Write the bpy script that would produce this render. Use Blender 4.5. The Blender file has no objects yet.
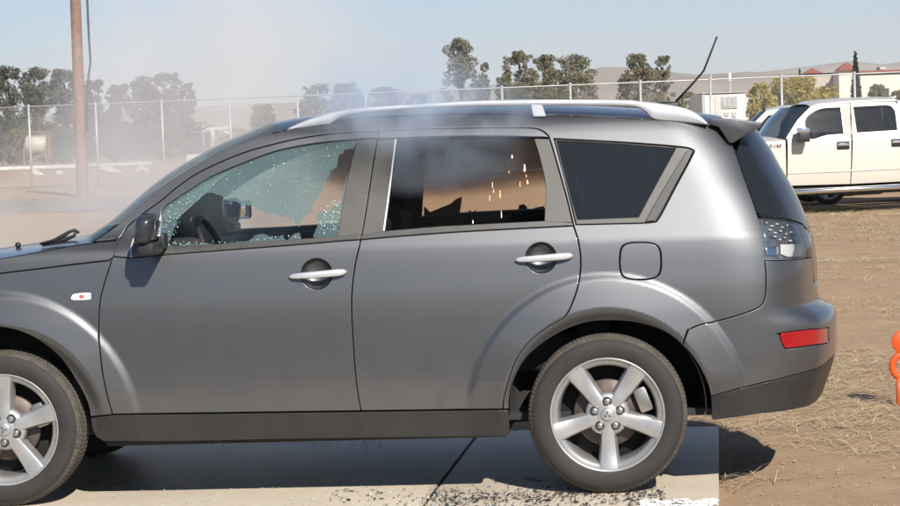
import bpy, bmesh, math, random
import numpy as np
from mathutils import Vector, Matrix, noise as mnoise
from mathutils.geometry import delaunay_2d_cdt

random.seed(7)
rng = np.random.default_rng(7)
S = bpy.context.scene
COL = S.collection
R = math.radians

# ------------------------------------------------------------------ camera
FPX = 2300.0                                   # focal length in photograph pixels (900 wide)
EYE = Vector((0.0, 0.0, 1.61))
ROLL, HORIZON = R(2.05), 128.0
PITCH = math.atan((253 - HORIZON) / FPX)
_f = Vector((0, math.cos(PITCH), -math.sin(PITCH)))
_u0 = Vector((0, math.sin(PITCH), math.cos(PITCH)))
_r0 = Vector((1, 0, 0))
CU = _u0 * math.cos(ROLL) + _r0 * math.sin(ROLL)
CR = _r0 * math.cos(ROLL) - _u0 * math.sin(ROLL)
cam_d = bpy.data.cameras.new('camera')
cam_d.sensor_width = 36.0
cam_d.lens = FPX * 36.0 / 900.0
cam_d.clip_start, cam_d.clip_end = 0.5, 30000.0
cam = bpy.data.objects.new('camera', cam_d)
COL.objects.link(cam)
M = Matrix((CR, CU, -_f)).transposed().to_4x4()
M.translation = EYE
cam.matrix_world = M
S.camera = cam

# ------------------------------------------------------------------ light
SUN_AZ, SUN_EL = R(161.0), R(35.5)             # azimuth from +Y towards +X
SUNDIR = Vector((math.sin(SUN_AZ) * math.cos(SUN_EL), math.cos(SUN_AZ) * math.cos(SUN_EL), math.sin(SUN_EL)))
W = bpy.data.worlds.new('World')
S.world = W
W.use_nodes = True
_n = W.node_tree.nodes
sky = _n.new('ShaderNodeTexSky')
sky.sky_type = 'NISHITA'
sky.sun_disc = False
sky.sun_elevation, sky.sun_rotation = SUN_EL, SUN_AZ
sky.altitude, sky.air_density, sky.dust_density, sky.ozone_density = 800, 0.85, 0.5, 4.5
_n['Background'].inputs[1].default_value = 0.063
W.node_tree.links.new(sky.outputs[0], _n['Background'].inputs[0])
sl = bpy.data.lights.new('sun', 'SUN')
sl.energy, sl.angle, sl.color = 4.8, R(0.53), (1.0, 0.945, 0.87)
so = bpy.data.objects.new('sun', sl)
so.rotation_euler = SUNDIR.to_track_quat('Z', 'Y').to_euler()
so.location = (20, -20, 30)
COL.objects.link(so)
S.view_settings.view_transform = 'Standard'
S.view_settings.look = 'None'
S.view_settings.exposure = 0.57
S.view_settings.gamma = 1.0
S.view_settings.use_curve_mapping = False
S.render.engine = 'CYCLES'
S.cycles.use_denoising = True
S.cycles.max_bounces = 8
S.cycles.transparent_max_bounces = 24
S.cycles.volume_bounces = 2
S.cycles.volume_step_rate = 1.5
S.cycles.caustics_reflective = False
S.cycles.caustics_refractive = False
S.cycles.sample_clamp_indirect = 6.0

# ------------------------------------------------------------------ pixels -> rays
def ray(px, py):
    return (_f + CR * ((px - 450) / FPX) - CU * ((py - 253) / FPX))
def G(px, py, z=0.0):                          # point on level ground
    d = ray(px, py)
    return EYE + d * ((z - EYE.z) / d.z)
def D(px, py, y):                              # point at depth y
    d = ray(px, py)
    return EYE + d * (y / d.y)

# ------------------------------------------------------------------ materials
def nt(name):
    m = bpy.data.materials.new(name)
    m.use_nodes = True
    t = m.node_tree
    return m, t, t.nodes['Principled BSDF']
def node(t, kind, **kw):
    n = t.nodes.new(kind)
    for k, v in kw.items():
        if k.startswith('i_'):
            n.inputs[k[2:].replace('_', ' ')].default_value = v
        else:
            setattr(n, k, v)
    return n
def ramp(t, src, stops):
    r = t.nodes.new('ShaderNodeValToRGB')
    e = r.color_ramp.elements
    while len(e) < len(stops):
        e.new(0.5)
    for el, (p, c) in zip(e, stops):
        el.position = p
        el.color = c if len(c) == 4 else (*c, 1)
    t.links.new(src, r.inputs[0])
    return r.outputs[0]
def noise_fac(t, scale, detail=5, rough=0.6, coord='Object', stretch=None):
    tc = t.nodes.new('ShaderNodeTexCoord')
    src = tc.outputs[coord]
    if stretch:
        mp = t.nodes.new('ShaderNodeMapping')
        mp.inputs['Scale'].default_value = stretch
        t.links.new(src, mp.inputs[0])
        src = mp.outputs[0]
    n = t.nodes.new('ShaderNodeTexNoise')
    n.inputs['Scale'].default_value = scale
    n.inputs['Detail'].default_value = detail
    n.inputs['Roughness'].default_value = rough
    t.links.new(src, n.inputs['Vector'])
    return n.outputs['Fac']
def mixc(t, fac, a, b, mode='MIX'):
    m = t.nodes.new('ShaderNodeMix')
    m.data_type = 'RGBA'
    m.blend_type = mode
    for key, v in (('Factor', fac), ('A', a), ('B', b)):
        sock = [s for s in m.inputs if s.name == key and (s.type == 'RGBA' or (key == 'Factor' and s.type == 'VALUE'))][0]
        if hasattr(v, 'is_linked'):
            t.links.new(v, sock)
        else:
            sock.default_value = v if key == 'Factor' else (*v, 1)
    return [o for o in m.outputs if o.type == 'RGBA'][0]
def bump(t, b, fac, strength, dist=0.01):
    n = t.nodes.new('ShaderNodeBump')
    n.inputs['Strength'].default_value = strength
    n.inputs['Distance'].default_value = dist
    t.links.new(fac, n.inputs['Height'])
    t.links.new(n.outputs[0], b.inputs['Normal'])
def simple(name, c, rough=0.5, metal=0.0, var=0.0, scale=8.0, bmp=0.0, bscale=40.0, coat=0.0, spec=0.5):
    m, t, b = nt(name)
    b.inputs['Base Color'].default_value = (*c, 1)
    b.inputs['Roughness'].default_value = rough
    b.inputs['Metallic'].default_value = metal
    b.inputs['Specular IOR Level'].default_value = spec
    b.inputs['Coat Weight'].default_value = coat
    b.inputs['Coat Roughness'].default_value = 0.06
    if var:
        f = noise_fac(t, scale)
        lo = tuple(x * (1 - var) for x in c)
        hi = tuple(min(1, x * (1 + var)) for x in c)
        t.links.new(ramp(t, f, [(0.3, lo), (0.7, hi)]), b.inputs['Base Color'])
    if bmp:
        bump(t, b, noise_fac(t, bscale), bmp)
    return m

MAT = {}
def paint(name, c, metal, rough, coat, dust=(0.30, 0.25, 0.19), dlow=0.35, dhigh=0.05):
    m, t, b = nt(name)
    tc = t.nodes.new('ShaderNodeTexCoord')
    sep = t.nodes.new('ShaderNodeSeparateXYZ')
    t.links.new(tc.outputs['Object'], sep.inputs[0])
    mr = node(t, 'ShaderNodeMapRange')
    for k, v in zip((1, 2, 3, 4), (0.75, 0.25, dhigh, dlow)):
        mr.inputs[k].default_value = v
    t.links.new(sep.outputs['Z'], mr.inputs[0])
    f = noise_fac(t, 5.5, 8, 0.72)
    f2 = noise_fac(t, 60, 3, 0.7)
    mu = node(t, 'ShaderNodeMath', operation='MULTIPLY')
    t.links.new(mr.outputs[0], mu.inputs[0])
    rr = ramp(t, f, [(0.35, (0.25,) * 3), (0.68, (1,) * 3)])
    sp = ramp(t, noise_fac(t, 230, 2, 0.5), [(0.66, (0,) * 3), (0.74, (1.6,) * 3)])
    av = node(t, 'ShaderNodeMath', operation='ADD')
    t.links.new(rr, av.inputs[0]); t.links.new(sp, av.inputs[1])
    t.links.new(av.outputs[0], mu.inputs[1])
    t.links.new(mixc(t, mu.outputs[0], c, dust), b.inputs['Base Color'])
    inv = node(t, 'ShaderNodeMath', operation='SUBTRACT')
    inv.inputs[0].default_value = 1.0
    t.links.new(mu.outputs[0], inv.inputs[1])
    mm = node(t, 'ShaderNodeMath', operation='MULTIPLY')
    mm.inputs[1].default_value = metal
    t.links.new(inv.outputs[0], mm.inputs[0])
    t.links.new(mm.outputs[0], b.inputs['Metallic'])
    ro = node(t, 'ShaderNodeMath', operation='MULTIPLY_ADD')
    t.links.new(mu.outputs[0], ro.inputs[0])
    ro.inputs[1].default_value, ro.inputs[2].default_value = 0.35, rough
    t.links.new(ro.outputs[0], b.inputs['Roughness'])
    mc = node(t, 'ShaderNodeMath', operation='MULTIPLY')
    mc.inputs[1].default_value = coat
    t.links.new(inv.outputs[0], mc.inputs[0])
    t.links.new(mc.outputs[0], b.inputs['Coat Weight'])
    b.inputs['Coat Roughness'].default_value = 0.09
    return m
MAT['paint'] = paint('grey_metallic_paint', (0.116, 0.119, 0.127), 0.88, 0.48, 0.80, dlow=0.12, dhigh=0.025)
MAT['white_paint'] = paint('white_paint', (0.58, 0.545, 0.475), 0.0, 0.35, 0.5, dlow=0.16, dhigh=0.02)
MAT['lower'] = paint('charcoal_plastic', (0.021, 0.021, 0.022), 0.0, 0.45, 0.05, dlow=0.06, dhigh=0.03)
_lb = MAT['lower'].node_tree.nodes['Principled BSDF']; _lb.inputs['Specular IOR Level'].default_value = 0.2
MAT['trim'] = simple('brown_black_trim', (0.066, 0.062, 0.055), 0.5, 0, 0.12, 12)
MAT['belt'] = simple('belt_rubber', (0.055, 0.053, 0.050), 0.38, 0, 0.15, 20)
MAT['black'] = simple('black_plastic', (0.018, 0.018, 0.019), 0.5, 0, 0.2, 20)
MAT['lining'] = simple('dark_lining', (0.022, 0.023, 0.026), 0.85, 0, 0.25, 9)
MAT['under'] = simple('underbody', (0.02, 0.019, 0.018), 0.9, 0, 0.4, 12)
MAT['seat'] = simple('seat_cloth', (0.016, 0.017, 0.02), 0.9, 0, 0.25, 30, 0.3, 300)
MAT['silver'] = simple('silver_rail', (0.70, 0.71, 0.73), 0.34, 0.55, 0.06, 5)
MAT['alloy'] = simple('alloy', (0.44, 0.436, 0.43), 0.34, 0.65, 0.10, 14)
MAT['chrome'] = simple('chrome', (0.78, 0.79, 0.80), 0.12, 1.0, 0.05, 10)
MAT['steel'] = simple('brake_steel', (0.09, 0.07, 0.06), 0.55, 0.5, 0.4, 14)
MAT['nut'] = simple('lug_steel', (0.42, 0.40, 0.37), 0.3, 0.9, 0.1, 30)
MAT['mirror_shell'] = simple('mirror_shell', (0.030, 0.031, 0.038), 0.30, 0.1, 0.08, 14, coat=0.3)
MAT['rubber'] = simple('rubber', (0.012, 0.012, 0.012), 0.6)
MAT['white'] = simple('white_plastic', (0.75, 0.74, 0.70), 0.3, 0, 0.05, 30)
MAT['orange'] = simple('orange_plastic', (0.75, 0.085, 0.015), 0.45, 0, 0.12, 40, spec=0.4)

def mk_tyre():
    m, t, b = nt('tyre_rubber')
    f = noise_fac(t, 7, 6, 0.7)
    f2 = noise_fac(t, 90, 3, 0.6)
    a = ramp(t, f, [(0.35, (0.014, 0.013, 0.012)), (0.7, (0.030, 0.026, 0.022))])
    t.links.new(mixc(t, 0.35, a, ramp(t, f2, [(0.3, (0.015, 0.015, 0.015)), (0.7, (0.04, 0.034, 0.029))])), b.inputs['Base Color'])
    b.inputs['Roughness'].default_value = 0.75
    bump(t, b, f2, 0.2, 0.002)
    return m
MAT['tyre'] = mk_tyre()
MAT['tread'] = simple('dusty_tread', (0.075, 0.064, 0.051), 0.9, 0, 0.35, 30)

def mk_glass(name, tint, refl=1.0, rough=0.02, solid=0.0, solid_c=(0.02, 0.022, 0.025)):
    m, t, b = nt(name)
    t.nodes.remove(b)
    out = t.nodes['Material Output']
    tr = node(t, 'ShaderNodeBsdfTransparent')
    tr.inputs[0].default_value = (*tint, 1)
    base = tr.outputs[0]
    if solid:
        df = node(t, 'ShaderNodeBsdfDiffuse')
        df.inputs[0].default_value = (*solid_c, 1)
        mx = node(t, 'ShaderNodeMixShader')
        mx.inputs[0].default_value = solid
        t.links.new(base, mx.inputs[1]); t.links.new(df.outputs[0], mx.inputs[2])
        base = mx.outputs[0]
    gl = node(t, 'ShaderNodeBsdfGlossy')
    gl.inputs['Roughness'].default_value = rough
    fr = node(t, 'ShaderNodeFresnel')
    fr.inputs[0].default_value = 1.5
    mu = node(t, 'ShaderNodeMath', operation='MULTIPLY')
    mu.inputs[1].default_value = refl
    mu.use_clamp = True
    t.links.new(fr.outputs[0], mu.inputs[0])
    mx = node(t, 'ShaderNodeMixShader')
    t.links.new(mu.outputs[0], mx.inputs[0])
    t.links.new(base, mx.inputs[1]); t.links.new(gl.outputs[0], mx.inputs[2])
    t.links.new(mx.outputs[0], out.inputs[0])
    return m
MAT['glass'] = mk_glass('clear_glass', (0.72, 0.80, 0.77), 0.55)
MAT['privacy'] = mk_glass('privacy_glass', (0.16, 0.17, 0.18), 0.9, 0.04, 0.72, (0.020, 0.023, 0.027))
MAT['ws_sky'] = mk_glass('sky_tinted_windscreen', (0.35, 0.42, 0.46), 2.4, 0.05, 0.45, (0.045, 0.065, 0.085))  # blue of the reflected sky put into the glass colour
MAT['lens'] = mk_glass('lamp_lens', (0.80, 0.82, 0.84), 0.9, 0.05)
MAT['shard'] = mk_glass('shard_glass', (0.30, 0.34, 0.36), 1.0, 0.1, 0.75, (0.035, 0.04, 0.045))

def mk_crazed():
    m, t, b = nt('crazed_glass')
    t.nodes.remove(b)
    out = t.nodes['Material Output']
    tc = node(t, 'ShaderNodeTexCoord')
    vo = node(t, 'ShaderNodeTexVoronoi', feature='DISTANCE_TO_EDGE')
    vo.inputs['Scale'].default_value = 95
    t.links.new(tc.outputs['Object'], vo.inputs['Vector'])
    lf = noise_fac(t, 7.0, 4, 0.65)
    edge = ramp(t, vo.outputs['Distance'], [(0.0, (1,) * 3), (0.14, (0.0,) * 3)])
    cloud = ramp(t, lf, [(0.38, (0.10,) * 3), (0.72, (0.38,) * 3)])
    mu = node(t, 'ShaderNodeMath', operation='MULTIPLY')
    t.links.new(edge, mu.inputs[0]); t.links.new(cloud, mu.inputs[1])
    ad = node(t, 'ShaderNodeMath', operation='ADD'); ad.use_clamp = True
    ad.inputs[1].default_value = 0.44
    t.links.new(mu.outputs[0], ad.inputs[0])
    tr = node(t, 'ShaderNodeBsdfTransparent')
    tr.inputs[0].default_value = (0.60, 0.76, 0.74, 1)
    df = node(t, 'ShaderNodeBsdfDiffuse')
    df.inputs[0].default_value = (0.23, 0.34, 0.345, 1)
    tl = node(t, 'ShaderNodeBsdfTranslucent')
    tl.inputs[0].default_value = (0.24, 0.36, 0.35, 1)
    m2 = node(t, 'ShaderNodeMixShader'); m2.inputs[0].default_value = 0.4
    t.links.new(df.outputs[0], m2.inputs[1]); t.links.new(tl.outputs[0], m2.inputs[2])
    mx = node(t, 'ShaderNodeMixShader')
    t.links.new(ad.outputs[0], mx.inputs[0])
    t.links.new(tr.outputs[0], mx.inputs[1]); t.links.new(m2.outputs[0], mx.inputs[2])
    gl = node(t, 'ShaderNodeBsdfGlossy'); gl.inputs['Roughness'].default_value = 0.12
    m3 = node(t, 'ShaderNodeMixShader'); m3.inputs[0].default_value = 0.06
    t.links.new(mx.outputs[0], m3.inputs[1]); t.links.new(gl.outputs[0], m3.inputs[2])
    t.links.new(m3.outputs[0], out.inputs[0])
    return m
MAT['crazed'] = mk_crazed()
MAT['chip'] = simple('glass_chip', (0.62, 0.76, 0.74), 0.12, 0.0, 0.15, 60, spec=1.0)

def mk_red():
    m, t, b = nt('red_reflector')
    tc = node(t, 'ShaderNodeTexCoord')
    ck = node(t, 'ShaderNodeTexVoronoi'); ck.inputs['Scale'].default_value = 140
    t.links.new(tc.outputs['Object'], ck.inputs['Vector'])
    t.links.new(ramp(t, ck.outputs['Distance'], [(0.1, (0.36, 0.004, 0.008)), (0.6, (0.26, 0.003, 0.006))]), b.inputs['Base Color'])
    b.inputs['Roughness'].default_value = 0.25
    b.inputs['Coat Weight'].default_value = 0.8
    return m
MAT['red'] = mk_red()

# ------------------------------------------------------------------ object helpers
def obj(name, verts, faces, mat, parent=None, smooth=True, normals=None, kind=None):
    me = bpy.data.meshes.new(name)
    me.from_pydata([tuple(v) for v in verts], [], [tuple(f) for f in faces])
    me.materials.append(MAT[mat] if isinstance(mat, str) else mat)
    if smooth and len(me.polygons):
        me.polygons.foreach_set('use_smooth', [True] * len(me.polygons))
    me.update()
    if normals is not None:
        me.normals_split_custom_set_from_vertices([tuple(n) for n in normals])
    o = bpy.data.objects.new(name, me)
    COL.objects.link(o)
    if parent is not None:
        o.parent = parent
    if kind:
        o['kind'] = kind
    return o
def bobj(name, bm, mat, parent=None, smooth=False, angle=None):
    me = bpy.data.meshes.new(name)
    bm.to_mesh(me); bm.free()
    me.materials.append(MAT[mat] if isinstance(mat, str) else mat)
    if smooth:
        me.polygons.foreach_set('use_smooth', [True] * len(me.polygons))
        if angle:
            me.set_sharp_from_angle(angle=angle)
    o = bpy.data.objects.new(name, me)
    COL.objects.link(o)
    if parent is not None:
        o.parent = parent
    return o
def empty(name, loc=(0, 0, 0), rz=0.0):
    o = bpy.data.objects.new(name, None)
    o.location = loc
    o.rotation_euler = (0, 0, rz)
    o.empty_display_size = 0.3
    COL.objects.link(o)
    return o
def tag(o, label, cat, group=None, kind=None):
    o['label'] = label
    o['category'] = cat
    if group: o['group'] = group
    if kind: o['kind'] = kind
    return o
def structure(o):
    o['kind'] = 'structure'
    return o
def box(bm, c, s, bev=0.0, rot=None, seg=2):
    m = Matrix.Translation(c)
    if rot is not None:
        m = m @ rot.to_4x4()
    r = bmesh.ops.create_cube(bm, size=1.0, matrix=m @ Matrix.Diagonal((*s, 1)))
    if bev:
        es = list({e for v in r['verts'] for e in v.link_edges})
        bmesh.ops.bevel(bm, geom=es, offset=bev, segments=seg, affect='EDGES', profile=0.6)
def tube(bm, pts, rad, seg=8, cap=True):
    pts = [Vector(p) for p in pts]
    rads = rad if isinstance(rad, (list, tuple)) else [rad] * len(pts)
    rings = []
    ref = None
    for i, p in enumerate(pts):
        a = pts[max(0, i - 1)]; b = pts[min(len(pts) - 1, i + 1)]
        d = (b - a).normalized()
        if ref is None:
            ref = Vector((0, 0, 1)) if abs(d.z) < 0.9 else Vector((1, 0, 0))
        n = d.cross(ref).normalized()
        ref2 = n.cross(d).normalized()
        ref = ref2
        rings.append([bm.verts.new(p + (n * math.cos(2 * math.pi * k / seg) + ref2 * math.sin(2 * math.pi * k / seg)) * rads[i]) for k in range(seg)])
    for a, b in zip(rings, rings[1:]):
        for k in range(seg):
            bm.faces.new((a[k], a[(k + 1) % seg], b[(k + 1) % seg], b[k]))
    if cap:
        bm.faces.new(rings[0][::-1]); bm.faces.new(rings[-1])
def sm(x):
    x = np.clip(x, 0, 1)
    return x * x * (3 - 2 * x)
def crspline(pts, n=6):
    """Catmull-Rom through pixel points; a third item 1 marks a hard corner."""
    P = [np.array(p[:2], float) for p in pts]
    hard = [len(p) > 2 for p in pts]
    out = [P[0]]
    for i in range(len(P) - 1):
        p1, p2 = P[i], P[i + 1]
        p0 = P[i - 1] if i > 0 and not hard[i] else 2 * p1 - p2
        p3 = P[i + 2] if i + 2 < len(P) and not hard[i + 1] else 2 * p2 - p1
        for k in range(1, n + 1):
            u = k / n
            out.append(0.5 * ((2 * p1) + (p2 - p0) * u + (2 * p0 - 5 * p1 + 4 * p2 - p3) * u * u + (3 * p1 - p0 - 3 * p2 + p3) * u ** 3))
    return [tuple(q) for q in out]
def pchip(xs, ys):
    xs, ys = np.array(xs, float), np.array(ys, float)
    h = np.diff(xs); dl = np.diff(ys) / h
    m = np.zeros_like(xs)
    for i in range(1, len(xs) - 1):
        m[i] = 0 if dl[i - 1] * dl[i] <= 0 else (h[i - 1] + h[i]) * 2 * dl[i - 1] * dl[i] / ((h[i] + 2 * h[i - 1]) * dl[i - 1] * 0 + (h[i - 1] + h[i]) * (dl[i - 1] + dl[i]))
    m[0], m[-1] = dl[0], dl[-1]
    def f(x):
        x = np.clip(x, xs[0], xs[-1])
        i = np.clip(np.searchsorted(xs, x) - 1, 0, len(xs) - 2)
        u = (x - xs[i]) / h[i]
        return (ys[i] * (1 + 2 * u) * (1 - u) ** 2 + m[i] * h[i] * u * (1 - u) ** 2 + ys[i + 1] * u * u * (3 - 2 * u) + m[i + 1] * h[i] * u * u * (u - 1))
    return f

# ================================================================== the setting
def mk_ground():
    m, t, b = nt('dry_dirt')
    big = noise_fac(t, 0.22, 4, 0.6)
    mid = noise_fac(t, 2.6, 8, 0.72)
    fine = noise_fac(t, 26, 8, 0.75)
    straw = noise_fac(t, 9, 8, 0.8, stretch=(1.0, 2.8, 1.0))
    c = ramp(t, mid, [(0.28, (0.305, 0.200, 0.122)), (0.5, (0.375, 0.256, 0.160)), (0.75, (0.43, 0.305, 0.20))])
    st = ramp(t, straw, [(0.46, (0.0,) * 3), (0.62, (1,) * 3)])
    bg = ramp(t, big, [(0.42, (0.05,) * 3), (0.62, (0.75,) * 3)])
    mu = node(t, 'ShaderNodeMath', operation='MULTIPLY')
    t.links.new(st, mu.inputs[0]); t.links.new(bg, mu.inputs[1])
    c = mixc(t, mu.outputs[0], c, (0.44, 0.345, 0.205))
    c = mixc(t, 0.45, c, ramp(t, fine, [(0.3, (0.26, 0.172, 0.106)), (0.7, (0.45, 0.325, 0.215))]))
    t.links.new(c, b.inputs['Base Color'])
    b.inputs['Roughness'].default_value = 0.95
    b.inputs['Specular IOR Level'].default_value = 0.15
    ad = node(t, 'ShaderNodeMath', operation='ADD')
    t.links.new(fine, ad.inputs[0]); t.links.new(mid, ad.inputs[1])
    bump(t, b, ad.outputs[0], 0.5, 0.025)
    return m
MAT['ground'] = mk_ground()
def graded(lo, hi, steps):
    out = [lo]; x = lo
    while x < hi:
        x += steps(x); out.append(min(x, hi))
    return np.array(out)
ys = graded(-60, 9000, lambda y: 6 if y < 6 else (.13 if y < 20 else (.5 if y < 60 else max(2, y * .06))))
xs = graded(-7000, 7000, lambda x: .14 if abs(x) < 6 else max(.5, abs(x) * .09))
def ground_z(x, y):
    z = -.012
    if -9 < x < 30 and 6 < y < 90:
        a = min(1, max(0, (y - 6) / 2))
        z += a * (.022 * mnoise.noise((x * .9, y * .9, 0)) + .016 * mnoise.noise((x * 3.1, y * 3.1, 4)) + (.010 * mnoise.noise((x * 8.3, y * 8.3, 9)) if y < 24 else 0)) - .012
    return z
SL_A, SL_B = G(718.6, 506), G(718.6, 430)      # visible edge of the slab
sdir = (SL_B - SL_A); sdir.z = 0; sdir.normalize()
slat = Vector((sdir.y, -sdir.x, 0))            # to the right
def slab_uv(x, y):
    p = Vector((x, y, 0)) - SL_A
    return p.dot(slat), p.dot(sdir)
V = []
for y in ys:
    for x in xs:
        z = ground_z(x, y)
        if y < 20 and abs(x) < 65:
            u, v = slab_uv(x, y)
            if v < -1.2: z = min(z, -.04)
            elif u < .10 and v < 2.55 + .1: z = min(z, -.045)
            elif u < .35 and v < 2.9: z = min(z, -.004)
        V.append((x, y, z))
nx = len(xs)
F = [(j * nx + i, j * nx + i + 1, (j + 1) * nx + i + 1, (j + 1) * nx + i) for j in range(len(ys) - 1) for i in range(nx - 1)]
structure(obj('ground', V, F, 'ground'))

# far gravel lane in front of the fence
m, t, b = nt('gravel_lane')
f1 = noise_fac(t, 1.2, 7, .7)
t.links.new(ramp(t, f1, [(.3, (.16, .14, .12)), (.7, (.27, .235, .20))]), b.inputs['Base Color'])
b.inputs['Roughness'].default_value = .95
MAT['lane'] = m
V = []
for i in range(61):
    x = -120 + 1.9 * i
    V += [(x, 53 + .8 * mnoise.noise((x * .2, 0, 0)), -.006), (x, 67 + .9 * mnoise.noise((x * .17, 5, 0)), -.006)]
structure(obj('gravel_lane', V, [(2 * i, 2 * i + 2, 2 * i + 3, 2 * i + 1) for i in range(60)], 'lane'))

# slab the wagon stands on
m, t, b = nt('painted_concrete')
f1 = noise_fac(t, 1.6, 7, .65); f2 = noise_fac(t, 22, 6, .7); f3 = noise_fac(t, 160, 3, .6)
c = ramp(t, f1, [(.3, (.52, .44, .335)), (.7, (.62, .54, .42))])
c = mixc(t, .25, c, ramp(t, f2, [(.3, (.38, .33, .26)), (.7, (.64, .58, .48))]))
t.links.new(c, b.inputs['Base Color'])
t.links.new(ramp(t, f2, [(.3, (.42,) * 3), (.75, (.58,) * 3)]), b.inputs['Roughness'])
b.inputs['Specular IOR Level'].default_value = .10
bump(t, b, f3, .03, .001)
MAT['slab'] = m
MAT['joint'] = simple('joint_strip', (.07, .065, .06), .8, 0, .4, 40)
def slab_piece(u0, u1, v0, v1, parent, name='slab_panel'):
    bm = bmesh.new()
    r = Matrix((slat, sdir, Vector((0, 0, 1)))).transposed()
    c = SL_A + slat * ((u0 + u1) / 2) + sdir * ((v0 + v1) / 2)
    box(bm, (c.x, c.y, -.05), (u1 - u0, v1 - v0, .10), .004, r, 2)
    return bobj(name, bm, 'slab', parent, True, R(30))
jA, jB = G(425, 503), G(480, 437)
ju = slab_uv(jA.x, jA.y)[0]
slab = structure(slab_piece(ju + .009, 0, -1.3, 2.5, None, 'concrete_slab'))
slab_piece(ju - 2.75, ju - .009, -1.3, 2.5, slab)
slab_piece(ju - 5.6, ju - 2.768, -1.3, 2.5, slab)
bm = bmesh.new()
r = Matrix((slat, sdir, Vector((0, 0, 1)))).transposed()
c = SL_A + slat * ju + sdir * .6
box(bm, (c.x, c.y, -.06), (.03, 3.8, .10), 0, r)
bobj('joint_filler', bm, 'joint', slab)
bm = bmesh.new()                                # the pale strip that has worked loose along the joint
c = SL_A + slat * (ju - .006)
for k in range(9):
    v = -.30 + k * .11
    box(bm, tuple(c + sdir * v + slat * random.uniform(-.005, .005) + Vector((0, 0, .004))), (.012 + random.uniform(0, .008), .10, .012), .003, r @ Matrix.Rotation(random.uniform(-.08, .08), 3, 'Z'))
bobj('joint_strip', bm, simple('pale_strip', (.42, .36, .28), .7, 0, .2, 30), slab, True, R(40))

# hills
m, t, b = nt('dry_hill')
f1 = noise_fac(t, .006, 7, .65)
t.links.new(ramp(t, f1, [(.35, (.20, .155, .115)), (.65, (.33, .27, .20))]), b.inputs['Base Color'])
b.inputs['Roughness'].default_value = 1.0
MAT['hill'] = m
def hill(name, d, tops, depth, seed):
    pxs, pys = zip(*tops)
    V, F = [], []
    n, rows = 220, 14
    for i in range(n + 1):
        px = -500 + 1900 * i / n
        top = D(px, float(np.interp(px, pxs, pys)), d)
        for j in range(rows + 1):
            u = j / rows
            h = max(0.0, top.z) * math.sin(math.pi / 2 * min(1, u / .6)) ** 1.2 if u <= .6 else max(0, top.z) * (1 - (u - .6) / .4)
            k = mnoise.fractal((top.x * .0035, u * 4 + seed, seed), 1.0, 2.0, 5)
            h *= 1 + .10 * k * (1 if u < .95 else 0)
            V.append((top.x, d + (u - .6) * depth, h - 1.0))
    for i in range(n):
        for j in range(rows):
            F.append((i * (rows + 1) + j, (i + 1) * (rows + 1) + j, (i + 1) * (rows + 1) + j + 1, i * (rows + 1) + j + 1))
    return structure(obj(name, V, F, 'hill'))
hill('hills', 3000, [(-500, 138), (0, 120), (200, 108), (400, 94), (480, 84), (560, 75), (600, 66), (640, 68), (690, 74), (740, 70), (800, 73), (850, 78), (900, 82), (1100, 96), (1400, 110)], 900, 3)
hill('hills', 4600, [(-500, 130), (0, 122), (500, 96), (700, 80), (790, 70), (820, 65), (850, 61), (875, 64), (900, 60), (950, 58), (1100, 70), (1400, 90)], 1200, 8)

# unseen dark ground before the slab, added to darken the lower doors
m, t, b = nt('added_asphalt')
f1 = noise_fac(t, 3, 6, .7); f2 = noise_fac(t, 120, 4, .7)
t.links.new(mixc(t, .4, ramp(t, f1, [(.3, (.040, .039, .037)), (.7, (.062, .059, .055))]), ramp(t, f2, [(.3, (.02, .02, .02)), (.7, (.09, .087, .08))])), b.inputs['Base Color'])
b.inputs['Roughness'].default_value = .9
bump(t, b, f2, .3, .01)
MAT['added_asphalt'] = m
q = [SL_A + slat * u + sdir * v for u, v in ((-60, -1.34), (60, -1.34), (60, -45), (-60, -45))]
structure(obj('added_dark_ground', [(p.x, p.y, .004) for p in q], [(3, 2, 1, 0)], 'added_asphalt'))
# ================================================================== the grey wagon
YAW = R(-5.0)
RW = 0.346                                     # wheel radius
YT = 0.872                                     # outer tyre face from the centre line
_g = G(610, 494.5)
CARM = Matrix.Translation(_g - Matrix.Rotation(YAW, 3, 'Z') @ Vector((0, -YT, 0))) @ Matrix.Rotation(YAW, 4, 'Z')
CARI = CARM.inverted()
WB = 2.67
def LP(px, py, yl):                            # pixel -> car-local point on plane y = yl
    o = CARI @ EYE
    d = (CARI.to_3x3() @ ray(px, py))
    return o + d * ((yl - o.y) / d.y)
_A = np.array(CARM.to_3x3()); _T = np.array(CARM.translation)
_CAMR = np.array([CR, CU, _f]); _E = np.array(EYE)
def project(x, y, z):
    p = np.stack([x, y, z], -1) @ _A.T + _T - _E
    c = p @ _CAMR.T
    return 450 + FPX * c[..., 0] / c[..., 2], 253 - FPX * c[..., 1] / c[..., 2]

# plan curve by turning angle
_ts = np.arange(-6.0, 4.0, 0.001)
def _phi(t):
    rear = R(3.2) * sm((t + 1.3) / 1.7) + R(71.6) * sm((t - 0.34) / 0.56) + R(15.2) * np.clip((t - 0.90) / 0.62, 0, 1.2)
    front = R(1.5) * sm((-1.6 - t) / 1.2) + R(66) * sm((-2.98 - t) / 0.72) + R(22.5) * np.clip((-3.70 - t) / 0.6, 0, 1.2)
    return rear - front
_ph = _phi(_ts)
_i0 = np.searchsorted(_ts, -1.3)
_cx = np.cumsum(np.cos(_ph)) * 0.001; _cx += -1.3 - _cx[_i0]
_cw = -np.cumsum(np.sin(_ph)) * 0.001; _cw += 1.0 - _cw[_i0]
WREF = 0.877
_cwn = (WREF + (_cw - 1.0)) / WREF
_ok = np.where(_cwn > 0)[0]
T0, T1 = _ts[_ok[0]], _ts[_ok[-1]]             # nose and tail centre lines
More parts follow.
